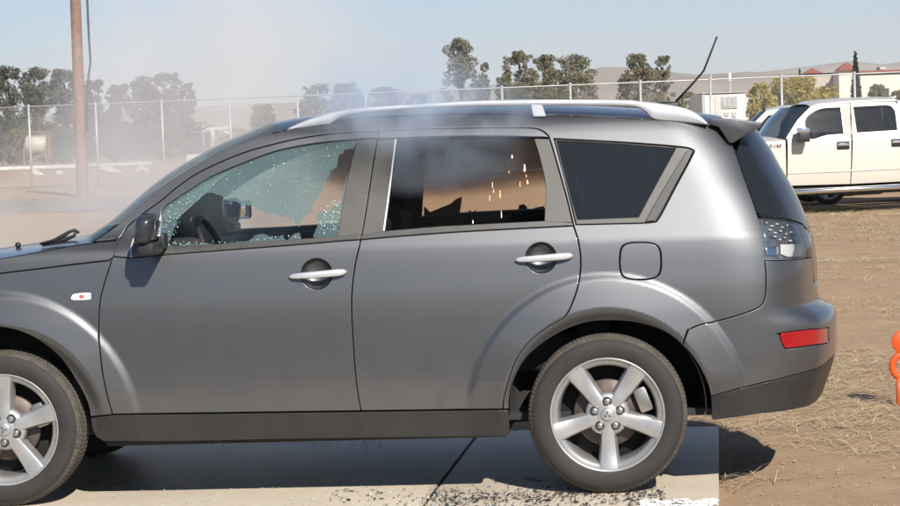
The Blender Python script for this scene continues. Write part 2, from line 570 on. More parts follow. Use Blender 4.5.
def CX(t): return np.interp(t, _ts, _cx)
def CW(t): return np.maximum(np.interp(t, _ts, _cwn), 0)
w0 = pchip([.14, .20, .25, .33, .40, .50, .62, .72, .80, .88, .98, 1.06, 1.105, 1.14, 1.30, 1.45, 1.57, 1.605, 1.63, 1.65, 1.67, 1.70],
           [.77, .805, .825, .836, .841, .850, .8615, .8675, .870, .8685, .861, .852, .844, .831, .771, .714, .668, .650, .628, .602, .566, .50])
_isil = np.searchsorted(_ph[_i0:], R(86)) + _i0
XSIL, WSIL = _cx[_isil], _cwn[_isil] * WREF
SIL1 = [(748, 118), (760, 134), (770, 148), (780, 166), (794, 190), (804, 212), (810, 228), (815, 245), (817.5, 268), (818, 290)]
_q = [LP(a, b, -WSIL * .93) for a, b in SIL1][::-1]
dx1 = pchip([0.1] + [p.z for p in _q] + [1.75], [_q[0].x - XSIL] + [p.x - XSIL for p in _q] + [_q[-1].x - XSIL - .12])
SIL2 = [(818, 294), (821, 299.5), (832, 305.5), (836.5, 313), (837, 328), (837, 342), (834, 357), (830, 370), (825, 384), (820, 400), (812, 412)]
_q2 = [LP(a, b, -WSIL) for a, b in SIL2][::-1]
dx2 = pchip([0.1] + [p.z for p in _q2] + [1.8], [_q2[0].x - _q[0].x - .05] + [p.x - _q[0].x for p in _q2[:-1]] + [0, 0])
dxf = pchip([.1, .25, .40, .55, .70, .85, 1.0, 1.2, 1.7], [.10, .03, -.02, -.03, .0, .06, .16, .2, .2])
HUBR, HUBF = (0.0, RW), (-WB, RW)
def flare(x, z):
    out = 0
    for hx, hz in (HUBR, HUBF):
        r = np.hypot(x - hx, z - hz)
        up = .011 * sm((.622 - r) / .042) + .024 * np.clip((.605 - r) / .14, 0, 1)
        dn = .045 * sm((.468 - r) / .075)
        fade = sm((z - .30) / .22)
        out = out + (up - dn) * fade
    return out
def B(t, z):
    t = np.asarray(t, float); z = np.asarray(z, float)
    x = CX(t) + dx1(z) * sm((t + .15) / .75) + dx2(z) * sm((t - .46) / .30) + dxf(z) * sm((-3.0 - t) / .6)
    green = sm((z - 1.10) / .12) * .055 * sm((-1.35 - x) / .9)
    w = CW(t) * w0(z) + flare(x, z) * CW(t) - green
    return x, np.maximum(w, 0), z
def Bn(t, z, e=.004):
    a = B(t + e, z); b = B(t - e, z); c = B(t, z + e); d = B(t, z - e)
    dt = np.stack([a[0] - b[0], -(a[1] - b[1]), a[2] - b[2]], -1)
    dz = np.stack([c[0] - d[0], -(c[1] - d[1]), c[2] - d[2]], -1)
    n = np.cross(dt, dz)
    n[..., 0] = np.where(np.asarray(t) > T1 - .006, 1.0, n[..., 0]); 
    n[..., 1] = np.where(np.asarray(t) > T1 - .006, 0.0, n[..., 1])
    return n / (np.linalg.norm(n, axis=-1, keepdims=True) + 1e-12)
_tzc = {}
def TZ(pts):
    """pixels -> (t, z) on the near body side; items ('t', t, z) pass through."""
    need = [p for p in pts if p[0] != 't' and tuple(p[:2]) not in _tzc]
    if need:
        P = np.array([p[:2] for p in need], float)
        q = [LP(a, b, -.86) for a, b in P]
        t = np.array([v.x for v in q]); z = np.array([v.z for v in q])
        def f(t, z):
            x, w, zz = B(t, z)
            return project(x, -w, zz)
        for _ in range(16):
            f0, ft, fz = f(t, z), f(t + .003, z), f(t, z + .003)
            a, b, c, d = (ft[0] - f0[0]) / .003, (fz[0] - f0[0]) / .003, (ft[1] - f0[1]) / .003, (fz[1] - f0[1]) / .003
            a = np.where(np.abs(a) < 12, a + 30, a)
            e0, e1 = P[:, 0] - f0[0], P[:, 1] - f0[1]
            det = a * d - b * c
            s0 = np.clip((d * e0 - b * e1) / det, -.06, .06); s1 = np.clip((a * e1 - c * e0) / det, -.06, .06)
            t = np.clip(t + s0, T0, 1.05); z = z + s1
        for p, a, b in zip(need, t, z): _tzc[tuple(p[:2])] = (float(a), float(b))
    return [(p[1], p[2]) if p[0] == 't' else _tzc[tuple(p[:2])] for p in pts]

def densify(ring, res):
    out = []
    for a, b in zip(ring, ring[1:] + ring[:1]):
        a = np.array(a); b = np.array(b)
        L = np.linalg.norm(b - a)
        if L < 1e-5: continue
        n = max(1, int(math.ceil(L / res)))
        for k in range(n): out.append(a + (b - a) * k / n)
    # drop near-duplicates
    res_ = [out[0]]
    for p in out[1:]:
        if np.linalg.norm(p - res_[-1]) > 1e-4: res_.append(p)
    return np.array(res_)
def area(r): return 0.5 * float(np.sum(r[:, 0] * np.roll(r[:, 1], -1) - np.roll(r[:, 0], -1) * r[:, 1]))
def offset(r, d):                              # r counter-clockwise, d > 0 shrinks
    e = np.roll(r, -1, 0) - r
    e /= np.linalg.norm(e, axis=1, keepdims=True) + 1e-12
    n = np.stack([-e[:, 1], e[:, 0]], 1)
    m = n + np.roll(n, 1, 0)
    l = np.sum(m * m, 1, keepdims=True)
    m = m / np.maximum(l, .5) * 2
    return r + m * d * .5 * 2 * .5 * 2 / 2 * 1.0 if False else r + m * d
def inside(P, ring):
    x, y = P[:, 0], P[:, 1]
    r = np.zeros(len(P), bool)
    x1, y1 = ring[:, 0], ring[:, 1]
    x2, y2 = np.roll(x1, -1), np.roll(y1, -1)
    for a, b, c, d in zip(x1, y1, x2, y2):
        if b == d: continue
        k = ((b > y) != (d > y)) & (x < (c - a) * (y - b) / (d - b) + a)
        r ^= k
    return r
def fill(rings, res, feat=False):
    """triangulate rings[0] minus the others; returns 2D verts, tris"""
    outer = rings[0]
    lo, hi = outer.min(0), outer.max(0)
    gx, gy = np.meshgrid(np.arange(lo[0] + res * .5, hi[0], res), np.arange(lo[1] + res * .5, hi[1], res))
    P = np.stack([gx.ravel(), gy.ravel()], 1)
    k = inside(P, outer)
    for h in rings[1:]: k &= ~inside(P, h)
    if feat:
        xg_, _, _ = B(P[:, 0], P[:, 1])
        rg_ = np.min([np.where(np.hypot(xg_ - hx, P[:, 1] - hz) > .3, np.minimum(np.abs(np.hypot(xg_ - hx, P[:, 1] - hz) - .60) - .04, np.abs(np.hypot(xg_ - hx, P[:, 1] - hz) - .43) - .056), 1) for hx, hz in (HUBR, HUBF)], 0)
        k = k & ((rg_ > 0) | (P[:, 1] < .28))
        ex, ey = np.meshgrid(np.arange(lo[0], hi[0], .0095), np.arange(lo[1], hi[1], .0095))
        Ex = np.stack([ex.ravel() + np.where(np.arange(ex.size) // ex.shape[1] % 2, .0047, 0), ey.ravel()], 1)
        xr_, _, _ = B(Ex[:, 0], Ex[:, 1])
        rr_ = np.min([np.where(np.hypot(xr_ - hx, Ex[:, 1] - hz) > .3, np.minimum(np.abs(np.hypot(xr_ - hx, Ex[:, 1] - hz) - .60) - .034, np.abs(np.hypot(xr_ - hx, Ex[:, 1] - hz) - .43) - .05), 1) for hx, hz in (HUBR, HUBF)], 0)
        Ex = Ex[(rr_ < 0) & (Ex[:, 1] > .28)]
        ke = inside(Ex, outer)
        for h in rings[1:]: ke &= ~inside(Ex, h)
        P = np.concatenate([P[k], Ex[ke]]); k = np.ones(len(P), bool)
    P = P[k]
    allr = np.concatenate(rings)
    if len(P):
        dmin = np.min(((P[:, None, :] - allr[None]) ** 2).sum(2), 1)
        P = P[dmin > (.2 * res if feat else .45 * res) ** 2]
    V = [Vector(p) for p in allr] + [Vector(p) for p in P]
    E = []
    s = 0
    for r in rings:
        n = len(r)
        E += [(s + i, s + (i + 1) % n) for i in range(n)]
        s += n
    v, e, f, *_ = delaunay_2d_cdt(V, E, [], 0, 1e-6)
    v = np.array([tuple(a) for a in v])
    f = np.array([a for a in f if len(a) == 3])
    c = v[f].mean(1)
    k = inside(c, outer)
    for h in rings[1:]: k &= ~inside(c, h)
    f = f[k]
    a = v[f]
    ar = (a[:, 1, 0] - a[:, 0, 0]) * (a[:, 2, 1] - a[:, 0, 1]) - (a[:, 2, 0] - a[:, 0, 0]) * (a[:, 1, 1] - a[:, 0, 1])
    f[ar < 0] = f[ar < 0][:, ::-1]
    return v, f
def panel(name, poly, mat, parent, holes=(), off=0.0, gap=.0022, depth=.022, res=.04, side=-1, join=False, map_=None, mapn=None, flip=False, lip=True):
    map_ = map_ or B; mapn = mapn or Bn
    r0 = densify(list(poly), res * .6)
    if area(r0) < 0: r0 = r0[::-1]
    hs = []
    for h in holes:
        h = densify(list(h), res * .45)
        if area(h) < 0: h = h[::-1]
        hs.append(h)
    b = .003 if lip else 0.0
    outer = offset(r0, gap + b)
    hr = [offset(h, -(gap + b)) for h in hs]
    v2, f = fill([outer] + hr, res, feat=(map_ is B and mat in ('paint', 'lower') and lip))
    def to3(tz, n, o):
        x, w, z = map_(tz[:, 0], tz[:, 1])
        return np.stack([x, -w, z], 1) - n * o
    n = mapn(v2[:, 0], v2[:, 1])
    V = [to3(v2, n, off)]; N = [n * (-1 if flip else 1)]; F = [tuple(a) for a in (f[:, ::-1] if flip else f)]
    base = len(v2)
    if lip:
        for r, sgn in [(r0, 1)] + [(h, -1) for h in hs]:
            ra = offset(r, sgn * (gap + b)); rb = offset(r, sgn * gap)
            na, nb = mapn(ra[:, 0], ra[:, 1]), mapn(rb[:, 0], rb[:, 1])
            pa, pb, pc = to3(ra, na, off), to3(rb, nb, off + .0028), to3(rb, nb, off + depth)
            lat = pb - pa
            lat = lat + na * np.sum(-lat * na, 1, keepdims=True)
            lat /= np.linalg.norm(lat, axis=1, keepdims=True) + 1e-12
            m = len(r)
            V += [pa, pb, pb, pc]; N += [na, (nb + lat) * .707, lat, lat]
            for lo, hi_ in ((0, 1), (2, 3)):
                for i in range(m):
                    j = (i + 1) % m
                    q = (base + lo * m + i, base + hi_ * m + i, base + hi_ * m + j, base + lo * m + j)
                    F.append(q if sgn > 0 else q[::-1])
            base += 4 * m
    V = np.concatenate(V); N = np.concatenate(N)
    if join:                                   # both halves in one mesh
        V2 = V.copy(); V2[:, 1] *= -1; N2 = N.copy(); N2[:, 1] *= -1
        k = len(V)
        F = F + [tuple(i + k for i in g[::-1]) for g in F]
        V = np.concatenate([V, V2]); N = np.concatenate([N, N2])
    elif side > 0:
        V[:, 1] *= -1; N[:, 1] *= -1
        F = [g[::-1] for g in F]
    return obj(name, V, F, mat, parent, True, N)

car = empty('station_wagon')
car.matrix_world = CARM
tag(car, 'dark grey metallic sport wagon with smoke rising from its broken side windows', 'car')

# ---- shared shut lines in photograph pixels
C_ = crspline
FD_FRONT = C_([(112.5, 414.6), (107, 395), (102, 370), (99, 340), (98.5, 320), (100, 300), (104, 284), (112, 258), (118, 240), (122, 235), (128, 226), (140, 215.5), (162, 199.5), (173, 190), (194, 175), (220, 162), (248, 151), (280, 142.4), (300, 138), (330, 133.6), (360, 131.4), (378, 130.6)], 4)
RD_TOP = C_([(378, 130.6), (420, 128.6), (480, 127.4), (522, 127.4), (534, 128), (541, 130), (546.5, 134), (550, 140), (560, 174), (567, 199), (573.6, 226), (578, 240), (580.6, 258), (580, 274), (577, 289), (573, 301), (568, 312), (561, 320), (550, 326), (536, 336), (524, 348), (515, 363), (508, 384), (504, 400), (503, 409.3)], 4)
BGAP = C_([(378, 130.6), (372, 170), (366, 210), (361, 238), (355, 265), (352, 290), (351.5, 312), (353, 340), (355, 370), (358, 395), (361, 411)], 4)
DOORBOT = [(112.5, 414.6), (361, 411), (503, 409.3)]
FD_STRIP_LO = C_([(113.2, 256.5), (125, 257.6), (145, 256.6), (160, 255), (300, 244.2), (337, 241), (360.6, 239.4)], 3)
RD_STRIP_LO = C_([(360.6, 239.4), (400, 236), (460, 231.6), (520, 228.4), (573.2, 225.6)], 3)
FG_TOP = C_([(159.5, 246.5), (160.5, 226), (162.6, 209), (174, 200), (189, 190), (208, 178), (224, 170.5), (240, 164), (272, 152), (300, 145.6), (330, 141.4), (357, 139.2, 1), (346.5, 180), (336.6, 236.6)], 4)
FG_BOT = [(336.6, 236.6), (300, 239), (220, 244), (159.5, 246.5)]
RG = C_([(396, 138, 1), (440, 136.4), (490, 136), (533, 137, 1), (540, 160), (545, 186), (544, 220.4, 1), (440, 226), (384, 230.8, 1), (389.5, 190), (396, 138)], 4)[:-1]
ROOF_EDGE = C_([(93, 241.2), (120, 222.5), (156, 191), (186, 170), (224, 150), (260, 136.6), (278, 131.4), (300, 126), (330, 120.6), (360, 117.4), (400, 115.4), (460, 113.8), (530, 113.8), (600, 116.2), (660, 119.6), (708, 123.6), (724, 126)], 5)
Q_RIGHT = C_([(724, 126), (732, 143), (749, 190), (757, 213), (763, 234), (765, 256), (766.3, 275), (766, 291), (764.5, 300), (759, 307.5), (740, 315), (718, 321), (700, 325), (688, 330, 1), (682, 346.5)], 4)
ARCH_R = C_([(711.5, 419), (709.6, 394), (704, 377), (695, 361), (682, 345.5), (663, 331.5), (637, 323.4), (610, 321), (585, 323.4), (561, 332.5), (540, 346), (524, 362), (514, 382), (510, 398), (509.5, 410)], 4)
QW = C_([(554, 138.6, 1), (620, 142), (674, 146), (692.5, 149.2), (691, 157), (675, 187), (658.5, 218), (652, 222), (640, 223, 1), (576, 224.4, 1), (565, 180), (554, 138.6)], 4)[:-1]
QG = C_([(557, 140.6, 1), (620, 144), (675, 148.2, 1), (656, 183), (638, 216.4, 1), (577.5, 218.8, 1), (566, 178), (557, 140.6)], 4)[:-1]
ARCH_F = C_([(90.5, 417.5), (87, 402), (75, 379), (60, 358), (40, 341.5), (18, 331), (-6, 327), (-30, 330), (-52, 340), (-72, 355), (-88, 374), (-99, 398), (-103, 430)], 4)
HOODLINE = C_([(-190, 309), (-120, 293), (-60, 282.4), (0, 273.6), (40, 268.8), (80, 263.8), (109, 260.6)], 4)

def arch_cut(lst, x): return [p for p in lst if p[0] >= x] 
fdf_lo = [p for p in FD_FRONT if p[1] > 256.4 or p[0] < 112.4]
fdf_up = [p for p in FD_FRONT if not (p[1] > 256.4 or p[0] < 112.4)]
rd_up = [p for p in RD_TOP if p[1] < 225.6]
rd_lo = [p for p in RD_TOP if p[1] >= 225.6]
bg_up = [p for p in BGAP if p[1] < 239.4]
bg_lo = [p for p in BGAP if p[1] >= 239.4]

def disc_px(cx, cy, rx, ry=None, n=28):
    ry = ry or rx
    return [(cx + rx * math.cos(2 * math.pi * k / n), cy + ry * math.sin(2 * math.pi * k / n)) for k in range(n)]

for side in (-1, 1):
    # ---- body side: pillars, cantrail, quarter panel in one pressing
    ai = [p for p in ARCH_R if p[1] < 410 and p[0] < 683]
    side_px = ROOF_EDGE + Q_RIGHT[1:] + ai[0:] + [(509.5, 409.5), (503.6, 409.5)] + RD_TOP[::-1][1:] + FD_FRONT[::-1][1:len(fdf_up) + 1] + [(118, 238.8)]
    fuel_px = C_([(619.5, 262), (621, 249), (627, 243.6), (640, 242.4), (653, 243.6), (659.5, 249), (661, 260), (660, 272), (654, 278), (640, 279.4), (627, 278), (621, 273), (619.5, 262)], 3)[:-1]
    fuel_tz = TZ(fuel_px); qw_tz = TZ(QW)
    # one ordered, clean ring
    sp = panel('side_panel', TZ(side_px), 'paint', car, holes=[qw_tz] + ([fuel_tz] if side < 0 else []), side=side)
    panel('inner_trim', TZ(side_px), 'lining', sp, holes=[qw_tz], off=.05, side=side, flip=True, lip=False, res=.08)
    if side < 0:
        panel('fuel_flap', fuel_tz, 'paint', sp)
        panel('fuel_recess', fuel_tz, 'black', sp, off=.02, lip=False)
    qf = panel('quarter_window', qw_tz, 'trim', car, holes=[TZ(QG)], off=.004, side=side, depth=.01)
    panel('pane', TZ(QG), 'privacy', qf, off=.009, side=side, gap=-.004, lip=False)
    bar = C_([(686, 150.4, 1), (692.5, 149.6), (690.6, 158), (674.5, 187), (658, 217.6), (651, 221.6), (644, 222, 1), (660, 193), (686, 150.4)], 3)[:-1]
    panel('pillar_strip', TZ(bar), 'black', qf, off=-.003, side=side, depth=.008)
    # ---- front wing
    fe = HOODLINE + [(112, 259)] + fdf_lo[::-1][1:] + [(112.5, 416.5), (90.5, 417.5)] + ARCH_F[1:-3] + [(-93, 350)]
    nose = [('t', -3.30, .80), ('t', -3.42, .86)]
    panel('front_wing', TZ(HOODLINE + fdf_lo[::-1] + [(90.5, 417.0)] + ARCH_F[1:37] + [('t', -3.17, .715)] + nose), 'paint', car, side=side)
    # ---- front door
    c1, c2 = (316.5, 274), (541, 258)
    dz = []
    for kind in ('front', 'rear'):
        if kind == 'front':
            low = fdf_lo[::-1] + [] 
            low_px = FD_STRIP_LO[::-1] + fdf_lo[::-1] + [(361, 411)] + bg_lo[::-1]
            up_px = fdf_up + bg_up[1:2] + [(357.5, 138.6)] + FG_TOP[::-1][14:] + [(159.5, 255), (145, 256.6)] + [(125, 257.4)] + [(113.4, 256)]
            up_px = FD_STRIP_LO[0:8] + [(159.3, 250)] + FG_TOP[0:45] + [(377.2, 137.6)] + fdf_up[::-1]
            ap_px = FG_TOP[44:] + [(335, 240.6), (360.6, 239.0)] + bg_up[::-1][:-2] + [(377, 137.8)]
            strip = FD_STRIP_LO[8:] + [(361.2, 233.5), (336.4, 236.2), (300, 238.8), (220, 243.8), (160, 246.6)]
            hc = c1
        else:
            low_px = RD_STRIP_LO + rd_lo + [(361, 411)] + bg_lo[::-1]
            rgt = [p for p in RG]
            up_px = [p for p in rd_up if p[0] < 549.6] + [(549.4, 137.2), (533.3, 137)] + C_([(533.3, 136.9), (490, 136), (440, 136.4), (396.4, 137.9)], 3)[1:] + [(377.4, 138.6)]
            ap_px = C_([(377.2, 139), (372, 170), (366, 210), (361.4, 235.5)], 3) + [(383.6, 233.4), (384, 230.8)] + C_([(384, 230.8), (389.5, 190), (396, 138.3)], 4)[1:]
            ap2 = [(533.4, 137.6), (549.6, 138)] + [p for p in rd_up if p[1] > 139 and p[0] > 545][0:] + [(572.6, 222.4), (544, 223)] + C_([(544, 220.4), (545, 186), (540, 160), (533.4, 137.6)], 4)[:-1]
            strip = RD_STRIP_LO + [(572.6, 222.6), (544, 220.8), (520, 222), (440, 226.2), (384, 231), (361.6, 235.2)]
            hc = c2
        d = panel(kind + '_door', TZ(low_px), 'paint', car, holes=[TZ(disc_px(*hc, 15.2, 15.2))], side=side)
        panel('inner_trim', TZ(low_px), 'lining', d, off=.07, side=side, flip=True, lip=False, res=.08)
        fr = panel('window_frame', TZ(up_px), 'paint', d, side=side, res=.03)
        panel('frame_lining', TZ(up_px), 'lining', d, off=.04, side=side, flip=True, lip=False, res=.04)
        panel('pillar_trim', TZ(ap_px), 'trim', d, off=.003, side=side, res=.03)
        panel('pillar_lining', TZ(ap_px), 'lining', d, off=.06, side=side, flip=True, lip=False, res=.05)
        if kind == 'rear':
            panel('pillar_trim', TZ(ap2), 'trim', d, off=.003, side=side, res=.03)
            panel('pillar_lining', TZ(ap2), 'lining', d, off=.06, side=side, flip=True, lip=False, res=.05)
            if side < 0:
                e = C_([(383, 230.6), (388.6, 190), (395, 139)], 5); e2 = C_([(384.6, 230.6), (390.2, 190), (396.6, 139)], 5)
                panel('chrome_edge', TZ(e + e2[::-1]), 'silver', d, off=.0, side=side, gap=.0, res=.02, lip=False)
        panel('belt_strip', TZ(strip), 'belt', d, off=-.003, side=side, gap=.0008, res=.03)
        # dished recess behind the handle, and the bar
        ct, cz = TZ([hc])[0]
        rr_ = .066
        V, F = [], []
        for i, (q, dep) in enumerate(((1.0, .0), (.97, .010), (.86, .024), (.6, .036), (.3, .041), (0.02, .042))):
            for k in range(28):
                a = 2 * math.pi * k / 28
                t_, z_ = ct + rr_ * q * math.cos(a), cz + rr_ * q * math.sin(a)
                x_, w_, zz = B(t_, z_)
                V.append((float(x_), side * (float(w_) - dep), float(zz)))
                if i:
                    b0, b1 = (i - 1) * 28, i * 28
                    g_ = (b0 + k, b0 + (k + 1) % 28, b1 + (k + 1) % 28, b1 + k)
                    F.append(g_ if side < 0 else g_[::-1])
        obj('handle_recess', V, F, 'paint', d)
        if kind == 'front': h0, h1 = (289, 276.6), (347.5, 271.6)
        else: h0, h1 = (515, 259.8), (573.5, 255.4)
        hp = TZ([h0, ((h0[0] + h1[0]) / 2, (h0[1] + h1[1]) / 2), h1])
        V, F = [], []
        NS, NC = 26, 12
        for i in range(NS + 1):
            u = i / NS
            t_ = hp[0][0] + (hp[2][0] - hp[0][0]) * u; z_ = hp[0][1] + (hp[2][1] - hp[0][1]) * u
            x_, w_, _z = [float(v) for v in B(t_, z_)]
            env = min(1, (1 - abs(2 * u - 1) ** 6.0)) ** .5 * (0.72 + .28 * u)
            hh, tt = .0165 * env + .0006, .011 * env + .0006
            o_ = w_ + .012 + .016 * (1 - abs(2 * u - 1) ** 2.2)
            for k in range(NC):
                a = 2 * math.pi * k / NC
                V.append((x_, side * (o_ + tt * math.cos(a) * (1 if math.cos(a) > 0 else .8)), z_ + hh * math.sin(a)))
        for i in range(NS):
            for k in range(NC):
                g_ = (i * NC + k, i * NC + (k + 1) % NC, (i + 1) * NC + (k + 1) % NC, (i + 1) * NC + k)
                F.append(g_ if side > 0 else g_[::-1])
        F.append(tuple(range(NC))[::-1 if side > 0 else 1]); F.append(tuple(range(NS * NC, NS * NC + NC))[::1 if side > 0 else -1])
        obj('handle', V, F, 'silver', d)
    # ---- sill
    sill = [(90.5, 417.6), (113, 415.4), (361, 411.8), (503, 410.1), (509.5, 410.2), (509.5, 424), (508, 436.4), (300, 439), (180, 441.6), (104, 441.6), (96, 437), (92, 428)]
    panel('sill', TZ(sill), 'lower', car, off=-.004, side=side, depth=.12)

# ---- broken front glass of the near front door, with its hole
near_front = [o for o in car.children if o.name == 'front_door'][0]
far_rear = [o for o in car.children if o.name.startswith('rear_door.')][0]
cz_px = FG_TOP[3:45] + [(353, 146), (344, 148), (338, 156), (333, 167), (327, 178), (319, 193), (309, 208), (300, 221), (297, 224), (292, 218), (286, 214), (281, 216), (268, 211), (252, 204), (238, 201), (222, 195), (207, 191), (197, 198), (184, 206), (176, 218), (172, 232), (166, 243), (160, 246)]
_jr = random.Random(11)
_k = len(FG_TOP[3:45])
_tail = [np.array(q) for q in cz_px[_k:]]
_j2 = []
for p0, p1 in zip(_tail, _tail[1:]):
    for u in (0, .34, .67): _j2.append(tuple(p0 + (p1 - p0) * u + np.array([_jr.uniform(-1.6, 1.6), _jr.uniform(-1.6, 1.6)])))
cz_px = cz_px[:_k] + _j2 + [(160, 246)]
panel('cracked_glass', TZ(cz_px), 'crazed', near_front, off=.014, res=.02, lip=False, gap=-.003)
panel('cracked_glass', TZ([(347, 172), (343, 197), (337, 236), (318, 237.6), (313, 235), (318, 224), (317, 214), (325, 208), (329, 212), (334, 204), (339, 206), (343, 188)]), 'crazed', near_front, off=.014, res=.02, lip=False, gap=-.002)
panel('cracked_glass', TZ([(160, 246), (166, 243), (175, 245.4), (186, 242), (196, 243.6), (206, 242), (214, 243.5), (248, 240), (256, 234), (263, 233), (270, 236), (276, 238), (281, 235), (286, 240), (294, 233), (299, 232), (301, 240), (290, 242), (220, 247), (160, 249)]), 'crazed', near_front, off=.013, res=.015, lip=False, gap=-.001)
# bright loose chips clinging to the glass: many, tiny
def chips(name, regions, parent, n, s0=.002, s1=.0055):
    V, F = [], []
    rr = random.Random(3)
    tz = [np.array(TZ(r)) for r in regions]
    done = 0
    while done < n:
        p = tz[rr.randrange(len(tz))]
        lo, hi = p.min(0), p.max(0)
        q = np.array([[rr.uniform(lo[0], hi[0]), rr.uniform(lo[1], hi[1])]])
        if not inside(q, p)[0]: continue
        x, w, z = [float(v) for v in B(q[0, 0], q[0, 1])]
        s = rr.uniform(s0, s1)
        b = len(V)
        ax = Vector((rr.gauss(0, 1), rr.gauss(0, 1), rr.gauss(0, 1))).normalized()
        Q = Matrix.Rotation(rr.uniform(0, 3.1), 3, ax)
        for c in ((1, 1, 1), (-1, -1, 1), (-1, 1, -1), (1, -1, -1)):
            V.append(Vector((x, -w + .010, z)) + Q @ Vector(c) * s * .6)
        F += [(b, b + 1, b + 2), (b, b + 3, b + 1), (b, b + 2, b + 3), (b + 1, b + 3, b + 2)]
        done += 1
    return obj(name, V, F, 'chip', parent, False, kind='stuff')
chips('glass_crumbs', [[(161, 240), (163, 210), (190, 191), (196, 197), (182, 208), (174, 240)], [(163, 209), (240, 164), (300, 146), (357, 140), (352, 147), (300, 152), (240, 172), (180, 205)], [(200, 190), (240, 166), (357, 141), (340, 150), (320, 190), (298, 220), (240, 200)],
      [(320, 208), (343, 195), (338, 236), (318, 236)], [(165, 246), (215, 244), (300, 238), (300, 233), (250, 239), (215, 241), (165, 242)]], near_front, 230, .0016, .0042)

# jagged glass left along the bottom of the far rear window (seen across the cabin)
def far_shard(pxs, nm='glass_shard'):
    V = [LP(a, b, .835) for a, b in pxs]
    V2 = [v + Vector((0, .006, 0)) for v in V]
    n = len(V)
    F = [tuple(range(n)), tuple(range(2 * n - 1, n - 1, -1))] + [(i, i + n, (i + 1) % n + n, (i + 1) % n) for i in range(n)]
    return obj(nm, V + V2, F, 'shard', far_rear, False)
far_shard([(424, 224), (424, 206), (430, 212), (440, 208), (450, 204), (456, 199), (462, 196.5), (461, 206), (459, 216), (458, 224)])
far_shard([(463, 224), (466, 214), (470, 210), (473, 213), (475, 210), (480, 215), (482, 224)])
far_shard([(509, 224), (511, 213), (518, 211), (519, 205), (524, 204), (527, 207), (528, 224)])
far_shard([(533, 224), (534, 208), (544, 206), (546, 224)])

# ---- rear bumper, tail lamp, tailgate (t, z beyond the visible corner)
tl_out = C_([(757.6, 217.4, 1), (770, 217.6), (790, 220), (803, 224.5), (809, 230), (811, 242), (812, 257.6, 1), (790, 258.8), (766, 259.6, 1), (765.4, 246), (763, 232), (757.6, 217.4)], 3)[:-1]
LAMP = TZ(tl_out)
tE = max(p[0] for p in LAMP)
zlb = TZ([(812, 257.6)])[0][1]; zlt = TZ([(805, 226)])[0][1]
zsh = LP(818, 292, -.6).z
bt = TZ([(820, 367)])[0]; bb = TZ([(806, 408.5)])[0]
SPLIT = C_([(709.6, 396.8), (750, 386), (780, 379), (806, 372)], 4)
split_tz = TZ(SPLIT) + [(.95, bt[1] + .012), (1.2, bt[1] + .02), (T1, bt[1] + .02)]
arch_b = [p for p in ARCH_R if p[0] > 682.5]
BUMP = TZ([p for p in Q_RIGHT if p[1] > 259.9]) + TZ([p for p in arch_b if p[1] < 396.5][::-1]) + split_tz + [(T1, zsh), (tE + .06, zsh), (tE + .005, zsh + .04), (tE + .002, zlb)] + TZ([(790, 259.6), (767, 260.6)])
refl_px = C_([(780, 334.5), (782, 333), (829, 327.4, 1), (829.4, 343, 1), (790, 348.6), (785, 347.4), (781.6, 341), (780, 334.5)], 3)[:-1]
refl = TZ(refl_px)
for side in (-1, 1):
    pass
bm_ = panel('rear_bumper', BUMP, 'paint', car, holes=[refl], join=True, res=.03)
vl = split_tz[::-1] + TZ([p for p in arch_b if p[1] >= 396.4][::-1]) + TZ([(714, 420.6), (760, 414), (800, 408.6), (812, 405)]) + [(.98, bb[1] + .005), (1.2, bb[1] + .02), (T1, bb[1] + .02)]
panel('lower_valance', vl, 'lower', bm_, join=True, res=.03, depth=.06)
for side in (-1, 1):
    panel('reflector', refl, 'red', bm_, off=.004, side=side, res=.02, depth=.01)
    panel('reflector_bed', refl, 'black', bm_, off=.016, side=side, res=.03, lip=False, gap=-.004)
    lp = panel('tail_lamp', LAMP, 'lens', car, side=side, res=.025, depth=.01)
    hs_ = panel('lamp_housing', LAMP, simple('lamp_housing', (.36, .37, .39), .28, .8, .45, 30) if side < 0 else bpy.data.materials['lamp_housing'], lp, off=.022, side=side, res=.03, lip=False, gap=-.001)
    a, b, c, d_ = TZ([(767, 243), (782, 242), (783, 256), (767, 256)])
    panel('reverse_lens', TZ([(783, 243), (803, 242), (806, 249), (805, 256.4), (790, 257), (783, 254)]), 'white', lp, off=.013, side=side, res=.02, depth=.006)
    panel('reverse_lens', TZ([(767.6, 246), (781, 244.6), (781.4, 255), (768, 256)]), 'chrome', lp, off=.015, side=side, res=.02, depth=.006)
    for row, (x0, y0, x1, y1) in enumerate(((768.5, 222.4, 790, 225), (772, 229.4, 794, 232), (777, 236.6, 798, 238.6))):
        for k in range(5):
            u = k / 4
            tt, zz = TZ([(x0 + (x1 - x0) * u, y0 + (y1 - y0) * u + (1.6 if k % 2 else -.9))])[0]
            x, w, z = [float(v) for v in B(tt, zz)]
            nn = Bn(np.array([tt]), np.array([zz]))[0]
            P0 = Vector((x, -w, z)) - Vector(nn) * .014
            bmx = bmesh.new()
            bmesh.ops.create_uvsphere(bmx, u_segments=8, v_segments=5, radius=.0055, matrix=Matrix.Translation((P0.x, side * -P0.y, P0.z)) @ Matrix.Diagonal((1.0 + .9 * ((k * 7 + row * 3) % 4) / 3, 1, .7, 1)))
            bobj('led', bmx, 'white', lp, True)
glb = TZ([(757.6, 216.6), (770, 216.8), (790, 219.2), (803, 223.6)])
GLS = TZ([p for p in Q_RIGHT if 143 < p[1] < 217][:]) + glb[1:] + [(tE, zlt + .01), (tE + .1, zlt - .02), (T1, zlt - .03)] + [(T1, LP(748, 128, -.5).z), (.8, LP(748, 132, -.5).z)]
GLS = [p for p in GLS]
